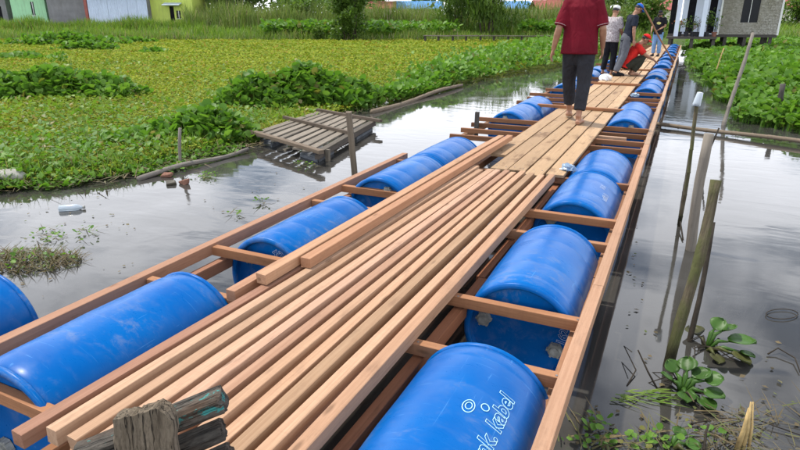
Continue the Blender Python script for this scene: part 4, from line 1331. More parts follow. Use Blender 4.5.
# trees and bushes
def tree(name, base, h, rx, crown0, n, leaf, mat, label, trunk_r=.12, stems=4, upright=False, group=None, fine=False):
    t = thing(name, label, 'tree' if not upright else 'bush', base, random.uniform(0, 6), group)
    bm = bmesh.new()
    tips = []
    for s in range(stems):
        a = 6.28 * s / stems + random.uniform(-.4, .4)
        sp = rx * random.uniform(.25, .6)
        top = Vector((sp * math.cos(a), sp * math.sin(a), h * random.uniform(.7, .95)))
        b0 = Vector((.25 * trunk_r * math.cos(a), .25 * trunk_r * math.sin(a), -.3)) if not upright else Vector((.5 * math.cos(a), .4 * math.sin(a), -.3))
        mid = b0.lerp(top, .45) + Vector((random.uniform(-.2, .2), random.uniform(-.2, .2), .1 * h))
        tube_bm(bm, [b0, b0.lerp(mid, .6), mid, top], [trunk_r, trunk_r * .8, trunk_r * .55, trunk_r * .15], 6)
        tips += [mid, mid.lerp(top, .5), top]
    link('trunk', bm_mesh('trunk', bm, True), M_BARK, t)
    # crown: leaf clumps round the limbs
    cl = [Vector((RNG.normal(0, rx * .48), RNG.normal(0, rx * .48), crown0 + (h - crown0) * random.random() ** .9)) for _ in range(46)] + tips
    cl = [c for c in cl if c.z > crown0 * .8]
    ci = RNG.integers(0, len(cl), n)
    C = np.array([tuple(c) for c in cl])[ci]
    rad = np.array([random.uniform(.25, .5) for _ in cl])[ci] * rx * .75
    v = RNG.normal(0, 1, (n, 3)); v /= np.linalg.norm(v, axis=1)[:, None]
    P = C + v * (rad * U(.3, 1, n) ** .6)[:, None]
    if upright and not fine:
        o = scatter('crown', T_BLADE[0], T_BLADE[1], P, U(0, 6.28, n), U(.2, 1.5, n), U(-.5, .5, n), np.stack([U(.05, .1, n), leaf * U(.8, 2, n), leaf * U(.2, .6, n)], 1), mat, t)
    else:
        o = scatter('crown', T_LEAF[0], T_LEAF[1], P, U(0, 6.28, n), U(-.5, 1.2, n), U(-.6, .6, n), leaf * U(.7, 1.4, n), mat, t)
    o['kind'] = 'stuff'
    return t
def bank(px, d, z): 
    return G((px - 400) / 613 * d, d, z)
tree('dark_bush', bank(349, 50.2, .0), 5.6, 2.1, .6, 16000, .24, M_TREE2, 'many-stemmed feathery bush standing alone at the far edge of the mat', .09, 7, True, None, True)
tree('bamboo_bush', bank(487, 53.5, .4), 4.6, 3.1, .5, 4600, .5, M_TREE2, 'wide light green bush behind the far plank jetty', .07, 7, True)
tree('green_bush', bank(455, 56, .5), 4.2, 2.0, .4, 2200, .45, M_TREE2, 'smaller light green bush left of the wide one', .07, 5, True)
tree('shade_tree', bank(218, 66, 1.0), 6.5, 3.2, .6, 3800, .38, M_TREE, 'dark leafy tree beside the lime yellow house', .16, 4)
tree('shade_tree', bank(250, 70, 1.0), 7.0, 3.6, .6, 3800, .4, M_TREE, 'dark leafy tree right of the one at the lime yellow house', .16, 4)
tree('shade_tree', bank(628, 66, 1.0), 6.0, 3.0, .3, 3000, .38, M_TREE, 'dark leafy tree behind the standing workers', .16, 4)
tree('roadside_bush', bank(585, 62, .8), 3.4, 2.6, .2, 2400, .34, M_TREE2, 'light green bush seen behind the maroon-shirted man', .1, 4)
tree('roadside_bush', bank(648, 56, .6), 3.2, 2.2, .2, 2200, .32, M_TREE2, 'light green bush between the dark-shirted men and the house', .1, 4)
tree('roadside_bush', bank(800, 66, .9), 3.2, 2.8, .2, 2600, .34, M_TREE2, 'light green bush right of the stilt house', .1, 4)
tree('roadside_bush', bank(300, 64, .9), 3.6, 3.0, .2, 2600, .34, M_TREE2, 'light green bush in the reeds left of the feathery bush', .1, 4)
far_specs = [(-60, 96), (20, 104), (110, 100), (170, 98), (225, 92), (285, 98), (330, 92), (372, 118), (425, 124), (470, 96), (560, 104), (600, 96), (640, 104), (730, 96), (790, 118), (850, 100), (920, 96)]
proto = None
for i, (px, d) in enumerate(far_specs):
    lab = 'far tall tree on the skyline, %s from the left' % (['first'] + ORD[1:] + ['seventeenth'])[i] if True else ''
    base = bank(px, d, 1.1)
    if i % 3 == 0 or i < 3:
        proto = tree('far_tree', base, random.uniform(9, 12), 5.5, 1.2, 2600, .75, M_TREE if i % 2 else M_TREE2, lab, .25, 4, group='far trees behind the houses')
    else:
        c = proto.copy(); COL.objects.link(c); c.location = base; c.rotation_euler = (0, 0, random.uniform(0, 6)); c['label'] = lab
        for ch in proto.children:
            k = ch.copy(); COL.objects.link(k); k.parent = c

# ================================================================== BUILDINGS
def siding_mat(name, col, sc, rough=.6, spec=.3, var=.12, dirt=.35):
    nt = NT(name)
    n = nt.noise(nt.coord(), 1.3, 6, .65)
    n2 = nt.noise(nt.mapping(nt.coord(), (6, 6, .6)), 1.0, 4, .6)
    c = nt.mix(nt.ramp(n, [(.35, 0.), (.7, 1.)]), tuple(x * (1 - var) for x in col), col)
    c = nt.mix(nt.math('MULTIPLY', nt.ramp(n2, [(.5, 0.), (.75, 1.)]), dirt), c, (.16, .14, .11))
    nt.set(col=c, rough=rough, spec=spec)
    return nt.m
M_MINT = siding_mat('mint_wall', (.34, .62, .36), 1)
M_LIME = siding_mat('lime_wall', (.52, .62, .12), 1)
M_BLOCK = siding_mat('grey_block_wall', (.24, .235, .24), 1, .9, .1, .3)
M_ZINC = siding_mat('zinc_sheet', (.48, .55, .64), 1, .45, .5, .1, .2)
M_RUST = siding_mat('rusty_roof', (.36, .10, .08), 1, .7, .3, .3)
M_BLUEROOF = siding_mat('blue_roof', (.10, .30, .62), 1, .5, .4)
M_CREAM = siding_mat('cream_wall', (.62, .58, .48), 1)
M_WHITEW = siding_mat('pale_blue_white_wall', (.60, .66, .76), 1, .6, .3, .08, .15)
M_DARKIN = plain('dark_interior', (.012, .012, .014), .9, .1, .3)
M_DGLASS = plain('dark_glass', (.008, .009, .013), .35, .2, .1)
def mottled():
    nt = NT('mottled_cladding')
    oi, off = rand_offset(nt)
    n = nt.noise(nt.mapping(nt.coord(), (9, 9, 9), off), 1.0, 7, .75)
    n2 = nt.noise(nt.mapping(nt.geo().outputs['Position'], (1.2, 1.2, .7)), 1.0, 4, .6)
    c = nt.mix(nt.ramp(n, [(.36, 0.), (.62, 1.)]), (.17, .155, .12), (.42, .40, .36))
    c = nt.mix(nt.math('MULTIPLY', nt.ramp(n2, [(.42, 0.), (.66, 1.)]), .5), c, (.20, .185, .13))
    c = nt.mix(nt.math('MULTIPLY', oi.outputs['Random'], .35), c, (.26, .24, .20))
    nt.set(col=c, rough=.9, spec=.1, normal=nt.bump(n, .6, .02))
    return nt.m
M_SHINGLE = mottled()
M_FRAMEW = plain('white_frame_paint', (.68, .68, .66), .5, .3, .06)
def bframe(px0, px1, d, z0, depth=5.0, turn=0.0):
    "local frame of a building whose front spans columns px0..px1 at distance d"
    a, b = bank(px0, d, z0), bank(px1, d, z0)
    w = (b - a).length
    return a, w, math.atan2((b - a).y, (b - a).x)
def slab(name, x0, x1, y0, y1, z0, z1, mat, parent, bevel=0.0):
    return box_obj(name, ((x0 + x1) / 2, (y0 + y1) / 2, (z0 + z1) / 2), (x1 - x0, y1 - y0, z1 - z0), mat, parent, bevel)
def wall_with_holes(name, w, z0, z1, th, holes, mat, parent, y0=0.0):
    "front wall as one mesh with real openings"
    xs = sorted({0, w} | {h[0] for h in holes} | {h[1] for h in holes})
    zs = sorted({z0, z1} | {h[2] for h in holes} | {h[3] for h in holes})
    bm = bmesh.new()
    for i in range(len(xs) - 1):
        for k in range(len(zs) - 1):
            cx_, cz_ = (xs[i] + xs[i + 1]) / 2, (zs[k] + zs[k + 1]) / 2
            if any(h[0] < cx_ < h[1] and h[2] < cz_ < h[3] for h in holes): continue
            box_bm(bm, (cx_, y0 + th / 2, cz_), (xs[i + 1] - xs[i], th, zs[k + 1] - zs[k]))
    bmesh.ops.remove_doubles(bm, verts=bm.verts, dist=1e-4)
    seen = {}
    for f in bm.faces:
        key = tuple(sorted(v.index for v in f.verts)); seen.setdefault(key, []).append(f)
    bm.verts.index_update()
    seen = {}
    for f in bm.faces[:]:
        key = tuple(sorted(v.index for v in f.verts)); seen.setdefault(key, []).append(f)
    kill = [f for fs_ in seen.values() if len(fs_) > 1 for f in fs_]
    bmesh.ops.delete(bm, geom=kill, context='FACES')
    return link(name, bm_mesh(name, bm), mat, parent)
def gable_roof(w, y0, y1, z, rise, over, mat, parent, th=.06):
    ym = (y0 + y1) / 2
    vs = []
    for x in (-over, w + over):
        vs += [(x, y0 - over, z - .05), (x, ym, z + rise), (x, y1 + over, z - .05), (x, y1 + over, z - .05 + th), (x, ym, z + rise + th), (x, y0 - over, z - .05 + th)]
    fs = [(0, 1, 4, 5), (1, 2, 3, 4), (6, 11, 10, 7), (7, 10, 9, 8), (0, 6, 7, 1), (1, 7, 8, 2), (5, 4, 10, 11), (4, 3, 9, 10), (0, 5, 11, 6), (2, 8, 9, 3)]
    return link('roof', mesh_from('roof', vs, fs), mat, parent)
def house(name, px0, px1, d, z0, h, depth, wall, roof, label, windows=(), doors=(), rise=1.2, over=.4):
    a, w, rz = bframe(px0, px1, d, z0)
    t = thing(name, label, 'house', a, rz)
    holes = [(x0, x1, s, e) for (x0, x1, s, e) in windows] + [(x0, x1, 0, e) for (x0, x1, e) in doors]
    wall_with_holes('wall', w, 0 if doors else -.3, h, .15, holes, wall, t)
    slab('side_wall', 0, .15, .152, depth, -.3, h, wall, t); slab('side_wall', w - .15, w, .152, depth, -.3, h, wall, t)
    slab('back_wall', .152, w - .152, depth - .15, depth, -.3, h, wall, t)
    for (x0, x1, s, e) in windows:
        wo = slab('window', x0 + .002, x1 - .002, .07, .09, s + .002, e - .002, M_DGLASS, t)
        slab('frame', (x0 + x1) / 2 - .03, (x0 + x1) / 2 + .03, .04, .068, s, e, M_FRAMEW, wo)
        slab('sill', x0 - .06, x1 + .06, -.05, .0, s - .06, s - .002, M_FRAMEW, wo)
    for (x0, x1, e) in doors:
        slab('door', x0 + .01, x1 - .01, .10, .14, .002, e - .01, M_DARKIN, t)
    gable_roof(w, 0, depth, h, rise, over, roof, t)
    return t
ze = .9
house('mint_house', 14, 48, 63, ze, 3.4, 5, M_MINT, M_ZINC, 'mint green house at the far left behind the bank grass', [(2.0, 2.35, 1.3, 2.6)], [])
house('dark_shed', -22, 9, 64, ze, 3.2, 4, M_BLOCK, M_RUST, 'dark shed at the left frame edge beside the mint house', [], [(1.9, 2.7, 2.2)])
house('grey_block_house', 50, 87, 62, ze, 3.3, 5, M_BLOCK, M_ZINC, 'unplastered grey block house between mint house and zinc shed', [], [])
house('lime_house', 150, 194, 62, ze, 3.5, 5, M_LIME, M_ZINC, 'lime yellow house with a dark door under a small awning', [(2.75, 3.2, 1.0, 1.75)], [(2.1, 2.55, 2.15)])
# awning on the lime house, zinc shed of corrugated sheets
a, w, rz = bframe(150, 194, 62, ze)
lime = [o for o in bpy.data.objects if o.name == 'lime_house'][0]
box_obj('awning', (2.55, -.45, 2.35), (1.7, .9, .06), M_ZINC, lime, 0, Matrix.Rotation(R(14), 4, 'X'))
a, w, rz = bframe(90, 149, 61, ze)
zs_ = thing('zinc_shed', 'long shed of pale blue corrugated zinc sheets', 'shed', a, rz)
def corrugated(x0, x1, z0, z1, y, parent, pitch=.16, amp=.025):
    n = int((x1 - x0) / pitch * 6)
    vs, fs = [], []
    for i in range(n + 1):
        x = x0 + (x1 - x0) * i / n
        yy = y + amp * math.sin(2 * math.pi * (x - x0) / pitch)
        vs += [(x, yy, z0), (x, yy, z1), (x, yy + .02, z0), (x, yy + .02, z1)]
    for i in range(n):
        b0 = i * 4
        fs += [(b0, b0 + 4, b0 + 5, b0 + 1), (b0 + 2, b0 + 3, b0 + 7, b0 + 6), (b0 + 1, b0 + 5, b0 + 7, b0 + 3)]
    link('zinc_sheet', mesh_from('zinc_sheet', vs, fs, True), M_ZINC, parent)
k = 6
for i in range(k):
    corrugated(w * i / k + .01, w * (i + 1) / k - .005, -.3, 3.3, -.02 * (i % 2), zs_)
slab('rear_frame', .05, w - .05, .2, 4, -.3, 3.25, M_BLOCK, zs_)
gable_roof(w, 0, 4, 3.36, .9, .35, M_ZINC, zs_)
slab('corner_post', -.32, -.05, -.05, .2, -.3, 3.2, M_RUST, zs_)
# far roofs over the reeds
house('red_roofed_house', 368, 394, 112, 1.1, 2.6, 6, M_CREAM, M_RUST, 'far house with a red roof left of the blue one', [(1.2, 2.2, .9, 2.0)], [(3.2, 4.1, 2.0)], 1.3)
house('blue_roofed_house', 396, 441, 114, 1.1, 2.6, 6, M_CREAM, M_BLUEROOF, 'far house with a bright blue roof above the reeds', [(1.5, 2.6, .9, 2.0), (5.4, 6.5, .9, 2.0)], [(3.6, 4.5, 2.0)], 1.4)
house('blue_roofed_house', 505, 530, 118, 1.1, 2.7, 6, M_CREAM, M_BLUEROOF, 'small far house with a blue roof right of the wide bush', [(1.2, 2.2, .9, 2.0)], [], 1.4)
house('red_roofed_house', 538, 575, 92, 1.1, 2.1, 6, M_CREAM, M_RUST, 'far house with a dull red roof behind the maroon-shirted man', [(1.2, 2.2, .8, 1.7)], [], 1.4)
house('red_roofed_house', 640, 676, 82, 1.1, 1.9, 6, M_CREAM, M_RUST, 'far house with a pinkish red roof between the workers and stilt house', [(1.0, 2.0, .8, 1.6)], [], 1.4)
house('red_roofed_house', 786, 830, 88, 1.1, 2.4, 6, M_CREAM, M_RUST, 'far house with a red roof at the right frame edge', [(1.2, 2.2, .8, 1.7)], [], 1.4)

# stilt house at the end of the walkway
HX, HY = -0.45, 38.0
sh_ = thing('stilt_house', 'stilt house with grey clad wall, dark window and white porch posts', 'house', (HX, HY, 0))
FZ = 1.0
x0c, x1c = 1.98, 4.72                                   # clad room, local x
bmw = wall_with_holes('clad_wall', x1c - x0c, FZ, 3.7, .12, [(.95, 1.75, 1.62, 3.1)], M_SHINGLE, sh_)
bmw.location = (x0c, 0, 0)
# courses of cladding, each a proud strip with uneven ends
rows_n = 20
for i in range(rows_n):
    z = FZ + .01 + i * .135
    segs = [(0, x1c - x0c)] if not (1.62 - .14 < z < 3.1) else [(0, .93), (1.77, x1c - x0c)]
    for (s0, s1) in segs:
        x = s0
        while x < s1 - .02:
            l = min(random.uniform(.32, .55), s1 - x)
            if s1 - (x + l) < .12: l = s1 - x
            o = box_obj('cladding_piece', (0, 0, 0), (l - .012, .02 + random.uniform(0, .008), .124), M_SHINGLE, sh_)
            o.location = (x0c + x + l / 2, -.012, z + .0625)
            x += l
wd = slab('window', x0c + .952, x0c + 1.748, .05, .07, 1.622, 3.098, M_DGLASS, sh_)
slab('mullion', x0c + 1.33, x0c + 1.36, .02, .048, 1.624, 3.096, M_FRAMEW, wd)
slab('corner_trim', x1c + .002, x1c + .10, -.04, .10, FZ - .02, 3.7, M_FRAMEW, sh_)
slab('corner_trim', x0c - .09, x0c - .002, -.04, .10, FZ - .02, 3.7, M_FRAMEW, sh_)
slab('side_wall', x1c - .12, x1c, .122, 4.2, FZ, 3.7, M_SHINGLE, sh_)
slab('back_wall', 0, x1c - .122, 4.1, 4.2, FZ, 3.7, M_WHITEW, sh_)
slab('floor', -.6, x1c + .05, -.06, 4.2, FZ - .14, FZ - .012, M_DARKWOOD, sh_)
slab('porch_floor', -.6, x0c - .1, -1.5, -.062, FZ - .22, FZ - .10, M_DARKWOOD, sh_)
# porch back wall with two doorways
pw = wall_with_holes('porch_wall', x0c, FZ, 3.7, .1, [(.28, .66, FZ + .0, 3.2), (1.35, 1.72, FZ + .05, 3.2)], M_WHITEW, sh_, .3)
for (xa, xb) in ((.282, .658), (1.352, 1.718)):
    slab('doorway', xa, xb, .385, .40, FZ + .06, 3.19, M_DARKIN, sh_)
for x in (-.15, 1.12):
    slab('porch_post', x - .11, x + .11, -1.35, -1.13, FZ - .09, 3.55, M_WHITEW, sh_)
slab('dark_panel', -.6, -.30, .3, .4, FZ, 3.7, M_DARKIN, sh_)
for x in (-.4, .7, 1.8, 2.35, 3.3, 4.5):
    for y in (.1, 2.2, 4.0):
        slab('stilt', x - .08, x + .08, y - .08, y + .08, -.9, FZ - .142, M_DARKWOOD, sh_)
for x in (-.4, .7, 1.75):
    slab('stilt', x - .08, x + .08, -1.4, -1.24, -.9, FZ - .222, M_DARKWOOD, sh_)
gable_roof(x1c + .6, -1.4, 4.3, 3.72, 1.4, .3, M_ZINC, sh_).location.x = -.55
# potted plants along the porch edge
M_POT = plain('clay_pot', (.22, .10, .07), .8, .2, .3)
M_POTD = plain('dark_pot', (.03, .03, .035), .6, .3, .3)
def potted(x, y, h, n, label, red=0):
    t = thing('potted_plant', label, 'plant', (HX + x, HY + y, FZ - .098), random.uniform(0, 6), 'pots on the stilt house porch')
    bm = bmesh.new(); tube_bm(bm, [(0, 0, 0), (0, 0, .2), (0, 0, .22), (0, 0, .24)], [.09, .13, .145, .145], 12)
    link('pot', bm_mesh('pot', bm), M_POTD if random.random() < .6 else M_POT, t)
    v = RNG.normal(0, 1, (n, 3)) * np.array([.14, .14, .2 * h])
    o = scatter('leaves', T_LEAF[0], T_LEAF[1], np.stack([v[:, 0], v[:, 1], .3 + h * .45 + v[:, 2]], 1), U(0, 6.28, n), U(-.3, 1.3, n), U(-.5, .5, n), U(.08, .16, n), M_TREE2 if not red else M_FLOWER, t); o['kind'] = 'stuff'
    bm = bmesh.new()
    for k_ in range(3):
        tube_bm(bm, [(0, 0, .2), (random.uniform(-.06, .06), random.uniform(-.06, .06), .35 + h * .5)], [.012, .006], 5)
    link('stems', bm_mesh('stems', bm), M_BARK, t)
M_FLOWER = leaf_mat('red_flower_leaf', (.30, .05, .04), (.10, .16, .03), (.35, .10, .08), .3)
for i, (x, y, h, n, red, lab) in enumerate([(.02, -.9, .8, 60, 1, 'potted plant with reddish leaves nearest the left porch post'), (.36, -1.0, .7, 60, 0, 'low green potted plant in front of the first doorway'), (.68, -1.0, .9, 70, 0, 'green potted plant between the two doorways'), (.92, -1.0, .6, 50, 1, 'small red potted plant left of the right porch post'), (1.36, -1.0, 1.3, 130, 0, 'tall bushy potted plant in front of the second doorway'), (1.74, -1.0, 1.0, 80, 0, 'green potted plant against the clad wall corner')]):
    potted(x, y, h, n, lab, red)

# far plank jetty
jt = thing('plank_jetty', 'old grey plank jetty crossing in front of the far bushes', 'jetty', bank(500, 46.5, 0))
JO = bank(500, 46.5, 0)
for i in range(5):
    pa, pb_ = bank(424 + i * 28, 46.5 - .2 * i, .62) - JO, bank(424 + (i + 1) * 28 - 1, 46.3 - .2 * i, .62) - JO
    for k_ in (-.18, .02, .22):
        beam('plank', pa + Vector((0, k_, 0)), pb_ + Vector((0, k_, random.uniform(-.03, .03))), .18, .05, M_GREYWOOD, jt, (.8, .75, .72), .01)
    for q_ in (0.05, .55):
        pp = pa.lerp(pb_, q_)
        beam('pile', (pp.x, pp.y, -.8), (pp.x, pp.y, .58), .13, .13, M_DARKWOOD, jt, (1, 1, 1))

# ================================================================== PEOPLE
def skin_mat():
    nt = NT('skin')
    n = nt.noise(nt.coord(), 18, 4)
    nt.set(col=nt.mix(nt.ramp(n, [(.3, 0.), (.7, 1.)]), (.27, .135, .08), (.36, .19, .115)), rough=.5, spec=.35)
    return nt.m
M_SKIN = skin_mat()
def cloth(name, col, var=.2, pattern=None, wr=.5):
    nt = NT(name)
    n = nt.noise(nt.coord(), 5, 4)
    c = nt.mix(nt.ramp(n, [(.3, 0.), (.7, 1.)]), tuple(x * (1 - var) for x in col), tuple(x * (1 + var) for x in col))
    if pattern:
        p = nt.noise(nt.coord(), 26, 3, .6, 1.5)
        c = nt.mix(nt.ramp(p, [(.48, 0.), (.52, 1.)]), c, pattern)
    wv = nt.noise(nt.mapping(nt.coord(), (7, 7, 3.2)), 1.6, 3, .5, 1.2)
    nt.set(col=c, rough=.85, spec=.15, normal=nt.bump(wv, wr, .05))
    return nt.m
M_MAROON = cloth('maroon_shirt', (.125, .006, .014))
M_CHAR = cloth('charcoal_trousers', (.028, .029, .034), .25, None, .8)
M_BATIK = cloth('batik_shirt', (.46, .42, .42), .12, (.27, .23, .23))
M_BLACKT = cloth('black_cloth', (.012, .012, .015))
M_NAVY = cloth('navy_shirt', (.016, .02, .032))
M_GREYT = cloth('grey_trousers', (.10, .105, .12))
M_REDS = cloth('red_shirt', (.55, .025, .02))
M_REDCAP = cloth('red_cap', (.55, .02, .02))
M_OLIVE = cloth('dark_olive_trousers', (.035, .035, .025))
M_JEANS = cloth('blue_jeans', (.16, .27, .46), .25)
M_BCAP = cloth('blue_cap', (.02, .10, .40))
M_WCAP = cloth('white_cap', (.70, .70, .68), .06)
M_HAIR = plain('black_hair', (.012, .010, .009), .5, .4, .3)
M_EYE = plain('dark_eye', (.02, .015, .012), .2, .5, .1)
M_STRIPE = cloth('pale_stripe', (.34, .24, .24))
M_EMBLEM = plain('yellow_print', (.50, .46, .16), .7, .2, .3)

def fuse(bm, name, mat, parent, voxel, smooth=3):
    me = bm_mesh(name, bm)
    o = bpy.data.objects.new('tmp', me); COL.objects.link(o)
    rm = o.modifiers.new('r', 'REMESH'); rm.mode = 'VOXEL'; rm.voxel_size = voxel
    sm = o.modifiers.new('s', 'SMOOTH'); sm.factor = .5; sm.iterations = smooth
    dg = bpy.context.evaluated_depsgraph_get(); dg.update()
    m2 = bpy.data.meshes.new_from_object(o.evaluated_get(dg)); m2.name = name
    bpy.data.objects.remove(o); bpy.data.meshes.remove(me)
    m2.polygons.foreach_set('use_smooth', [True] * len(m2.polygons))
    return link(name, m2, mat, parent)
def ball(bm, c, s, rot=None, sub=3):
    m = Matrix.Translation(Vector(c))
    if rot is not None: m = m @ rot
    bmesh.ops.create_icosphere(bm, subdivisions=sub, radius=1, matrix=m @ Matrix.Diagonal((*s, 1)))
def lerp(a, b, t): return Vector(a).lerp(Vector(b), t)

def hand(bm, wrist, d, side, palm_n, curl=.5):
    "palm, four fingers of unequal length, thumb leaving the side of the palm; side = direction of the thumb"
    w, d, palm_n = Vector(wrist), Vector(d).normalized(), Vector(palm_n).normalized()
    side = Vector(side); side = (side - d * side.dot(d)).normalized()
    tube_bm(bm, [w - d * .03, w, w + d * .045, w + d * .09], [(.026, .020), (.026, .019), (.040, .017), (.038, .014)], 10, side=side)
    base = w + d * .082
    for k, (off, ln) in enumerate(((.028, .072), (.009, .080), (-.010, .075), (-.028, .058))):
        b = base + side * off
        c1, c2 = curl * .5, curl * 1.1
        p1 = b + (d * math.cos(c1) + palm_n * math.sin(c1)) * ln * .5
        p2 = p1 + (d * math.cos(c2) + palm_n * math.sin(c2)) * ln * .5
        tube_bm(bm, [b - d * .015, b, p1, p2], [.0095, .0095, .009, .0075], 7)
    b = w + d * .03 + side * .03
    td = (d * .75 + side * .6 + palm_n * .3).normalized()
    tube_bm(bm, [b - side * .015, b + td * .028, b + td * .03 + (d * .9 + palm_n * .35).normalized() * .03], [.012, .011, .009], 7)

def person(name_label, loc, rotz, J, shirt, trousers, voxel=.011, barefoot=True, hem=.80, sleeve=.62, trouser_end=.93, hat=None, look=(0, 1, 0), curl=.5, height=1.0, stripe=False, emblem=False, loose=1.0, palms=None):
    """J: joints in the person's own frame (x right, y forward, z up)."""
    t = thing('person', name_label, 'person', loc, rotz)
    t.scale = (height,) * 3
    V = {k: Vector(v) for k, v in J.items()}
    pel, wst, chs, nck, hd = V['pelvis'], V['waist'], V['chest'], V['neck'], V['head']
    sx = (V['shR'] - V['shL']).normalized()
    hx = (V['hipR'] - V['hipL']).normalized()
    mid = wst.lerp(chs, .6)
    look = Vector(look).normalized()
    hup = (hd - nck).normalized()
    hup = (hup - look * hup.dot(look) * .6).normalized()
    hr = look.cross(hup).normalized(); hup = hr.cross(look).normalized()
    HR = Matrix((hr, look, hup)).transposed().to_4x4()
    # ---- body, one surface
    bm = bmesh.new()
    tube_bm(bm, [pel - (wst - pel) * .6, pel, wst, mid, chs, chs.lerp(nck, .6), nck, nck.lerp(hd, .5)],
            [(.10, .08), (.155, .105), (.135, .092), (.155, .105), (.165, .10), (.10, .075), (.056, .056), (.052, .054)], 14, side=sx)
    for s in 'LR':
        sh, el, wr = V['sh' + s], V['el' + s], V['wr' + s]
        ball(bm, sh, (.055, .055, .058))
        tube_bm(bm, [chs.lerp(sh, .5), sh, lerp(sh, el, .45), el, lerp(el, wr, .3), lerp(el, wr, .7), wr], [.06, .052, .046, .038, .041, .032, .026], 10)
        d = (wr - el).normalized() if palms is None else Vector(palms[s][0])
        inward = (pel + wst) * .5 - wr
        if palms is None:
            hand(bm, wr, d, (0, 1, 0) if abs(d.y) < .8 else (0, 0, 1), sx * (1 if s == 'L' else -1), curl)
        else:
            hand(bm, wr, d, palms[s][1], palms[s][2], curl)
        hp, kn, an, to = V['hip' + s], V['kn' + s], V['an' + s], V['to' + s]
        tube_bm(bm, [hp + (hp - kn).normalized() * .05, hp, lerp(hp, kn, .5), kn, lerp(kn, an, .3), lerp(kn, an, .75), an], [.075, .082, .07, .052, .054, .036, .034], 10)
        # foot: heel, instep, ball, toes
        f = (to - an); f.z = 0 if abs(f.z) < .2 else f.z
        fd = Vector(V['to' + s] - V['he' + s]).normalized()
        he = V['he' + s]
        sd = fd.cross(Vector((0, 0, 1))).normalized()
        tube_bm(bm, [he - fd * .012 + Vector((0, 0, .028)), he + fd * .03 + Vector((0, 0, .034)), he + fd * .10 + Vector((0, 0, .036)), he + fd * .17 + Vector((0, 0, .026)), he + fd * .215 + Vector((0, 0, .018))],
                [(.026, .024), (.034, .034), (.036, .036), (.046, .025), (.040, .016)], 10, side=sd)
        tube_bm(bm, [an + Vector((0, 0, .03)), he + fd * .045 + Vector((0, 0, .04))], [.035, .034], 8)
        for k in range(5):
            o_ = (k - 2) * .0165
            b = he + fd * (.20 - abs(k - (1 if s == 'R' else 3)) * .006) + sd * o_ + Vector((0, 0, .014))
            tube_bm(bm, [b, b + fd * .028, b + fd * .036], [.0095, .0095, .006], 6)
    # head
    ball(bm, hd + hup * .022, (.074, .092, .092), HR)
    ball(bm, hd - hup * .045 + look * .018, (.058, .068, .066), HR)
    tube_bm(bm, [hd + look * .085 + hup * .012, hd + look * .108 - hup * .022, hd + look * .084 - hup * .034], [.011, .016, .012], 8)
    ball(bm, hd + look * .083 - hup * .066, (.026, .010, .010), HR, 2)
    ball(bm, hd + look * .078 + hup * .026, (.055, .012, .010), HR, 2)
    for s in (-1, 1):
        ball(bm, hd + hr * .078 * s - hup * .008 - look * .01, (.010, .02, .032), HR, 2)
    fuse(bm, 'body', M_SKIN, t, voxel if voxel < .01 else .0085, 2)
    for s in (-1, 1):
        bm = bmesh.new(); ball(bm, hd + look * .0785 + hr * .032 * s + hup * .004, (.013, .008, .007), HR, 2)
        link('eye', bm_mesh('eye', bm, True), M_EYE, t)
    # hair: cap over the back and top
    bm = bmesh.new()
    bmesh.ops.create_icosphere(bm, subdivisions=4, radius=1)
    kill = [v for v in bm.verts if v.co.z < -.35 + max(0, v.co.y) * 1.35]
    bmesh.ops.delete(bm, geom=kill, context='VERTS')
    for v in bm.verts:
        v.co = Vector((v.co.x * .081, v.co.y * .099, v.co.z * .100 + .022)) * random.uniform(.985, 1.02)
        v.co = HR.to_3x3() @ v.co + hd
    hm = link('hair', bm_mesh('hair', bm, True), M_HAIR, t)
    hm.modifiers.new('t', 'SOLIDIFY').thickness = .006
    if hat is not None:
        kind, hmat = hat
        bm = bmesh.new()
        if kind == 'cap':
            bmesh.ops.create_icosphere(bm, subdivisions=3, radius=1)
            bmesh.ops.delete(bm, geom=[v for v in bm.verts if v.co.z < .12], context='VERTS')
            for v in bm.verts: v.co = HR.to_3x3() @ Vector((v.co.x * .090, v.co.y * .106, v.co.z * .105 + .030)) + hd
            co = link('cap', bm_mesh('cap', bm, True), hmat, t); co.modifiers.new('t', 'SOLIDIFY').thickness = .006
            bm = bmesh.new()
            vs = []
            for i in range(3):
                for k in range(9):
                    a = R(-62 + 124 * k / 8)
                    rr = [0.098, .14, .175][i] * (1 if i == 0 else (.80 + .20 * math.cos(a)))
                    vs.append(bm.verts.new(HR.to_3x3() @ Vector((rr * math.sin(a) * .92, rr * math.cos(a), .045 - .012 * i - .02 * abs(math.sin(a)))) + hd))
            for i in range(2):
                for k in range(8):
                    bm.faces.new((vs[i * 9 + k], vs[i * 9 + k + 1], vs[i * 9 + 10 + k], vs[i * 9 + 9 + k]))
            br = link('brim', bm_mesh('brim', bm, True), hmat, co); br.modifiers.new('t', 'SOLIDIFY').thickness = .005
        else:
            n_ = 20
            prof = [(.093, .055), (.091, .085), (.087, .122), (.075, .132), (.02, .135)]
            rings = []
            for (r_, z_) in prof:
                rings.append([bm.verts.new(HR.to_3x3() @ Vector((r_ * .92 * math.cos(6.2832 * k / n_), r_ * 1.12 * math.sin(6.2832 * k / n_), z_)) + hd) for k in range(n_)])
            for a_, b_ in zip(rings[:-1], rings[1:]):
                for k in range(n_): bm.faces.new((a_[k], a_[(k + 1) % n_], b_[(k + 1) % n_], b_[k]))
            bm.faces.new(rings[-1])
            co = link('round_cap', bm_mesh('round_cap', bm, True), hmat, t); co.modifiers.new('t', 'SOLIDIFY').thickness = .005
    # ---- shirt
    bm = bmesh.new()
    L = loose
    hemp = V['hem']
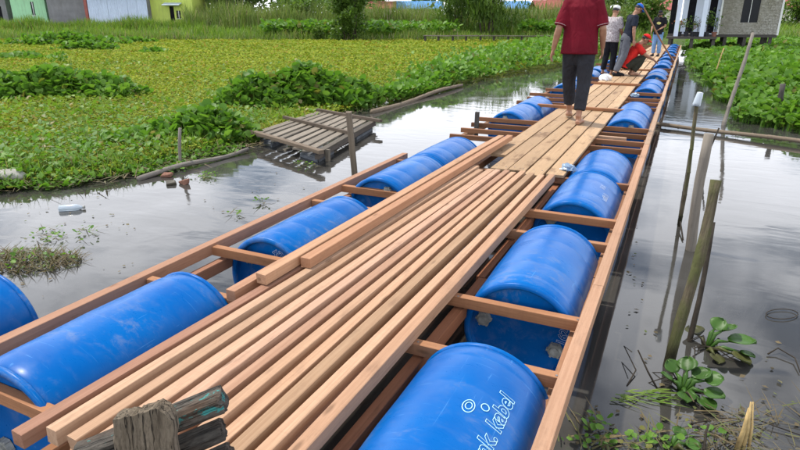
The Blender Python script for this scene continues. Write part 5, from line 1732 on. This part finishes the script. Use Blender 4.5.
    tube_bm(bm, [hemp, hemp.lerp(wst, .5), wst, mid, chs, chs.lerp(nck, .45), chs.lerp(nck, .86)],
            [(.188 * L, .138 * L), (.180 * L, .132 * L), (.172 * L, .126 * L), (.185, .128), (.196, .122), (.135, .095), (.066, .066)], 20, side=sx)
    for s in 'LR':
        sh, el, wr = V['sh' + s], V['el' + s], V['wr' + s]
        ball(bm, sh + (chs - sh) * .06, (.070, .070, .070))
        e = lerp(sh, el, sleeve / .62 * .78)
        tube_bm(bm, [chs.lerp(sh, .35), sh, lerp(sh, e, .5), e], [.085, .070, .068, .070], 12)
    so = fuse(bm, 'shirt', shirt, t, .012, 4)
    if stripe:
        for s in 'LR':
            sh, el = V['sh' + s], V['el' + s]
            e, e2 = lerp(sh, el, sleeve / .62 * .78 - .06), lerp(sh, el, sleeve / .62 * .78 - .042)
            bm = bmesh.new(); tube_bm(bm, [e, e2], [.0705, .071], 16)
            link('sleeve_stripe', bm_mesh('sleeve_stripe', bm, True), M_STRIPE, so)
    bm = bmesh.new()
    tube_bm(bm, [chs.lerp(nck, .78), chs.lerp(nck, 1.02)], [(.066, .066), (.060, .062)], 14, side=sx)
    co = fuse(bm, 'collar', shirt, so, .01, 1)
    if emblem:
        bm = bmesh.new()
        c = lerp(wst, chs, .62)
        bmesh.ops.create_circle(bm, cap_ends=True, segments=16, radius=.06, matrix=Matrix.Translation(c + Vector((0, .134, 0))) @ Matrix.Rotation(R(-90), 4, 'X') @ Matrix.Diagonal((1.3, .8, 1, 1)))
        eo = link('emblem', bm_mesh('emblem', bm), M_EMBLEM, so); eo.modifiers.new('t', 'SOLIDIFY').thickness = .006
    # ---- trousers
    bm = bmesh.new()
    tube_bm(bm, [pel - (wst - pel) * .75, pel - (wst - pel) * .3, pel.lerp(wst, .1), pel.lerp(wst, .75)], [(.11, .10), (.168, .128), (.168, .125), (.155, .112)], 18, side=hx)
    for s in 'LR':
        hp, kn, an = V['hip' + s], V['kn' + s], V['an' + s]
        e = lerp(kn, an, trouser_end)
        tube_bm(bm, [hp + (hp - kn).normalized() * .06, hp, lerp(hp, kn, .5), kn, lerp(kn, e, .5), e], [.09, .104, .094, .080, .074, .068], 14)
    fuse(bm, 'trousers', trousers, t, .012, 4)
    if not barefoot:
        for s in 'LR':
            fd = (V['to' + s] - V['he' + s]).normalized(); he = V['he' + s]; sd = fd.cross(Vector((0, 0, 1))).normalized()
            bm = bmesh.new()
            tube_bm(bm, [he - fd * .03 + Vector((0, 0, .03)), he + fd * .02 + Vector((0, 0, .045)), he + fd * .12 + Vector((0, 0, .04)), he + fd * .23 + Vector((0, 0, .028)), he + fd * .262 + Vector((0, 0, .02))], [(.03, .03), (.043, .045), (.047, .042), (.052, .03), (.035, .018)], 12, side=sd)
            fuse(bm, 'shoe', M_BLACKT, t, .01, 2)
    return t

def stand(**kw):
    J = dict(pelvis=(0, 0, .90), waist=(0, .01, 1.04), chest=(0, .0, 1.30), neck=(0, .0, 1.425), head=(0, .03, 1.545), hem=(0, 0, .80),
             shL=(-.175, -.005, 1.355), shR=(.175, -.005, 1.355), elL=(-.235, -.03, 1.09), elR=(.235, -.03, 1.09), wrL=(-.25, .05, .855), wrR=(.25, .05, .855),
             hipL=(-.085, 0, .86), hipR=(.085, 0, .86), knL=(-.095, .02, .47), knR=(.095, .02, .47), anL=(-.10, -.02, .085), anR=(.10, -.02, .085),
             heL=(-.10, -.06, 0), heR=(.10, -.06, 0), toL=(-.115, .18, 0), toR=(.115, .18, 0))
    J.update(kw); return J
DZ = .476
# 1. barefoot man walking away, maroon shirt
person('barefoot man in maroon shirt and rolled charcoal trousers walking away on deck', (-1.20, 7.78, DZ), R(4), stand(
    hem=(0, .0, .79),
    hipR=(.085, 0, .86), knR=(.085, .03, .46), anR=(.07, -.06, .09), heR=(.07, -.09, 0), toR=(.10, .14, 0),
    hipL=(-.085, .02, .86), knL=(-.10, .20, .485), anL=(-.075, .36, .125), heL=(-.075, .32, .04), toL=(-.09, .54, .0),
    shL=(-.165, -.005, 1.335), shR=(.165, -.005, 1.335), elL=(-.235, -.07, 1.07), wrL=(-.285, -.02, .84), elR=(.235, -.03, 1.07), wrR=(.245, .09, .86)),
    M_MAROON, M_CHAR, .0075, True, trouser_end=.80, sleeve=.72, stripe=True, loose=1.1, height=1.10)
# 2. man in pale patterned shirt and white round cap
person('man in pale patterned shirt, black trousers and white round cap, back turned', (-1.66, 15.6, DZ), R(-22), stand(head=(0, .05, 1.54), elL=(-.22, .03, 1.10), wrL=(-.17, .20, .95), elR=(.22, .03, 1.10), wrR=(.17, .2, .95), knL=(-.11, .02, .47), anL=(-.14, -.02, .085), heL=(-.14, -.06, 0), toL=(-.16, .18, 0)),
    M_BATIK, M_BLACKT, .011, True, hat=('round', M_WCAP), sleeve=.70, look=(.1, 1, -.35), height=.955, loose=1.08)
# 3. man in navy shirt and blue cap leaning over the work
person('man in dark navy shirt, grey trousers and blue cap looking down sideways', (-1.40, 15.3, DZ), R(-62), stand(
    pelvis=(0, .12, .90), waist=(0, .17, 1.04), chest=(0, .21, 1.30), neck=(0, .24, 1.425), head=(0, .31, 1.54), hem=(0, .12, .80),
    shL=(-.175, .20, 1.355), shR=(.175, .20, 1.355), elL=(-.22, .24, 1.09), wrL=(-.19, .33, .88), elR=(.22, .17, 1.09), wrR=(.23, .20, .85),
    hipL=(-.085, .11, .86), hipR=(.085, .11, .86), knL=(-.09, .08, .47), knR=(.095, .06, .47), anL=(-.10, -.02, .085), anR=(.10, -.10, .085), heR=(.10, -.14, 0), toR=(.11, .10, 0)),
    M_NAVY, M_GREYT, .011, False, hat=('cap', M_BCAP), look=(0, 1, -.65), height=.985)
# 4. crouching man, red shirt and cap, working at the right edge
cr = dict(pelvis=(0, -.12, .24), waist=(0, -.10, .37), chest=(0, .06, .60), neck=(0, .14, .715), head=(0, .23, .80), hem=(0, -.15, .17),
          shL=(-.17, .07, .645), shR=(.17, .07, .645), elL=(-.21, .24, .46), elR=(.21, .24, .46), wrL=(-.12, .44, .38), wrR=(.12, .44, .36),
          hipL=(-.09, -.12, .22), hipR=(.09, -.12, .22), knL=(-.15, .24, .42), knR=(.15, .24, .42), anL=(-.12, .02, .085), anR=(.12, .02, .085),
          heL=(-.12, -.02, 0), heR=(.12, -.02, 0), toL=(-.15, .21, 0), toR=(.15, .21, 0))
person('crouching man in red shirt and red cap working on the deck', (-1.13, 15.6, DZ), R(-74), cr, M_REDS, M_OLIVE, .011, True, hat=('cap', M_REDCAP), sleeve=.62, look=(0, 1, -.55), height=1.04,
       palms={'L': ((.1, .8, -.5), (1, 0, 0), (0, -.5, -.8)), 'R': ((-.1, .8, -.5), (-1, 0, 0), (0, -.5, -.8))})
# 5. man in black T-shirt and jeans, farther on
person('man in black printed T-shirt and blue jeans facing the camera, dark cap', (-.98, 24.3, DZ), R(168), stand(
    elL=(-.22, .05, 1.10), wrL=(-.10, .22, 1.0), elR=(.24, .02, 1.09), wrR=(.22, .16, .90), head=(0, .06, 1.53)),
    M_BLACKT, M_JEANS, .011, False, hat=('cap', M_BLACKT), look=(-.3, 1, -.35), emblem=True, height=.97)

# pole leaning beside the workers, bag, tools on the deck
b = Vector((-.32, 22.0, .46))
_, dd = toRD(b.x, b.y)
o = pole_obj('work_pole', b, deep(641, 3, dd * .98), .028, .024, M_FRAME, None, wob=.02)
tag(o, 'brown wooden pole leaning up across the workers from the right rail', 'pole')
def bag():
    bm = bmesh.new(); bmesh.ops.create_icosphere(bm, subdivisions=4, radius=1)
    for v in bm.verts:
        a = math.atan2(v.co.y, v.co.x)
        f = 1 + .16 * math.sin(a * 5 + v.co.z * 4) + .10 * math.sin(a * 11 + v.co.z * 9) + random.uniform(-.04, .04)
        z = max(v.co.z, -.55)
        v.co = Vector((v.co.x * .21 * f, v.co.y * .15 * f, (z + .55) * .13 * (1 + .25 * math.sin(a * 3))))
    o = link('plastic_bag', bm_mesh('plastic_bag', bm, False), M_WHITEPL)
    o.location = (-1.52, 14.0, DZ + .001); o.rotation_euler = (0, 0, .4); o.scale = (.6, .6, .6)
    tag(o, 'crumpled white plastic bag on the deck behind the standing men', 'bag')
bag()
def crumple(loc, s, label):
    bm = bmesh.new(); bmesh.ops.create_icosphere(bm, subdivisions=3, radius=1)
    for v in bm.verts:
        v.co = Vector((v.co.x * s, v.co.y * s * .7, (max(v.co.z, -.4) + .4) * s * .6)) * random.uniform(.75, 1.25)
    o = link('crumpled_wrap', bm_mesh('crumpled_wrap', bm), M_CLEAR)
    o.location = loc
    tag(o, label, 'wrapper')
nt = NT('pale_blue_film'); nt.set(col=(.25, .34, .44), rough=.25, spec=.5); M_CLEAR = nt.m
crumple((-.80, 5.22, DZ + .002), .065, 'crumpled pale plastic wrap at the corner of the first deck boards')
crumple((-.70, 11.3, .46), .07, 'small pale plastic scrap on the frame beside the deck')
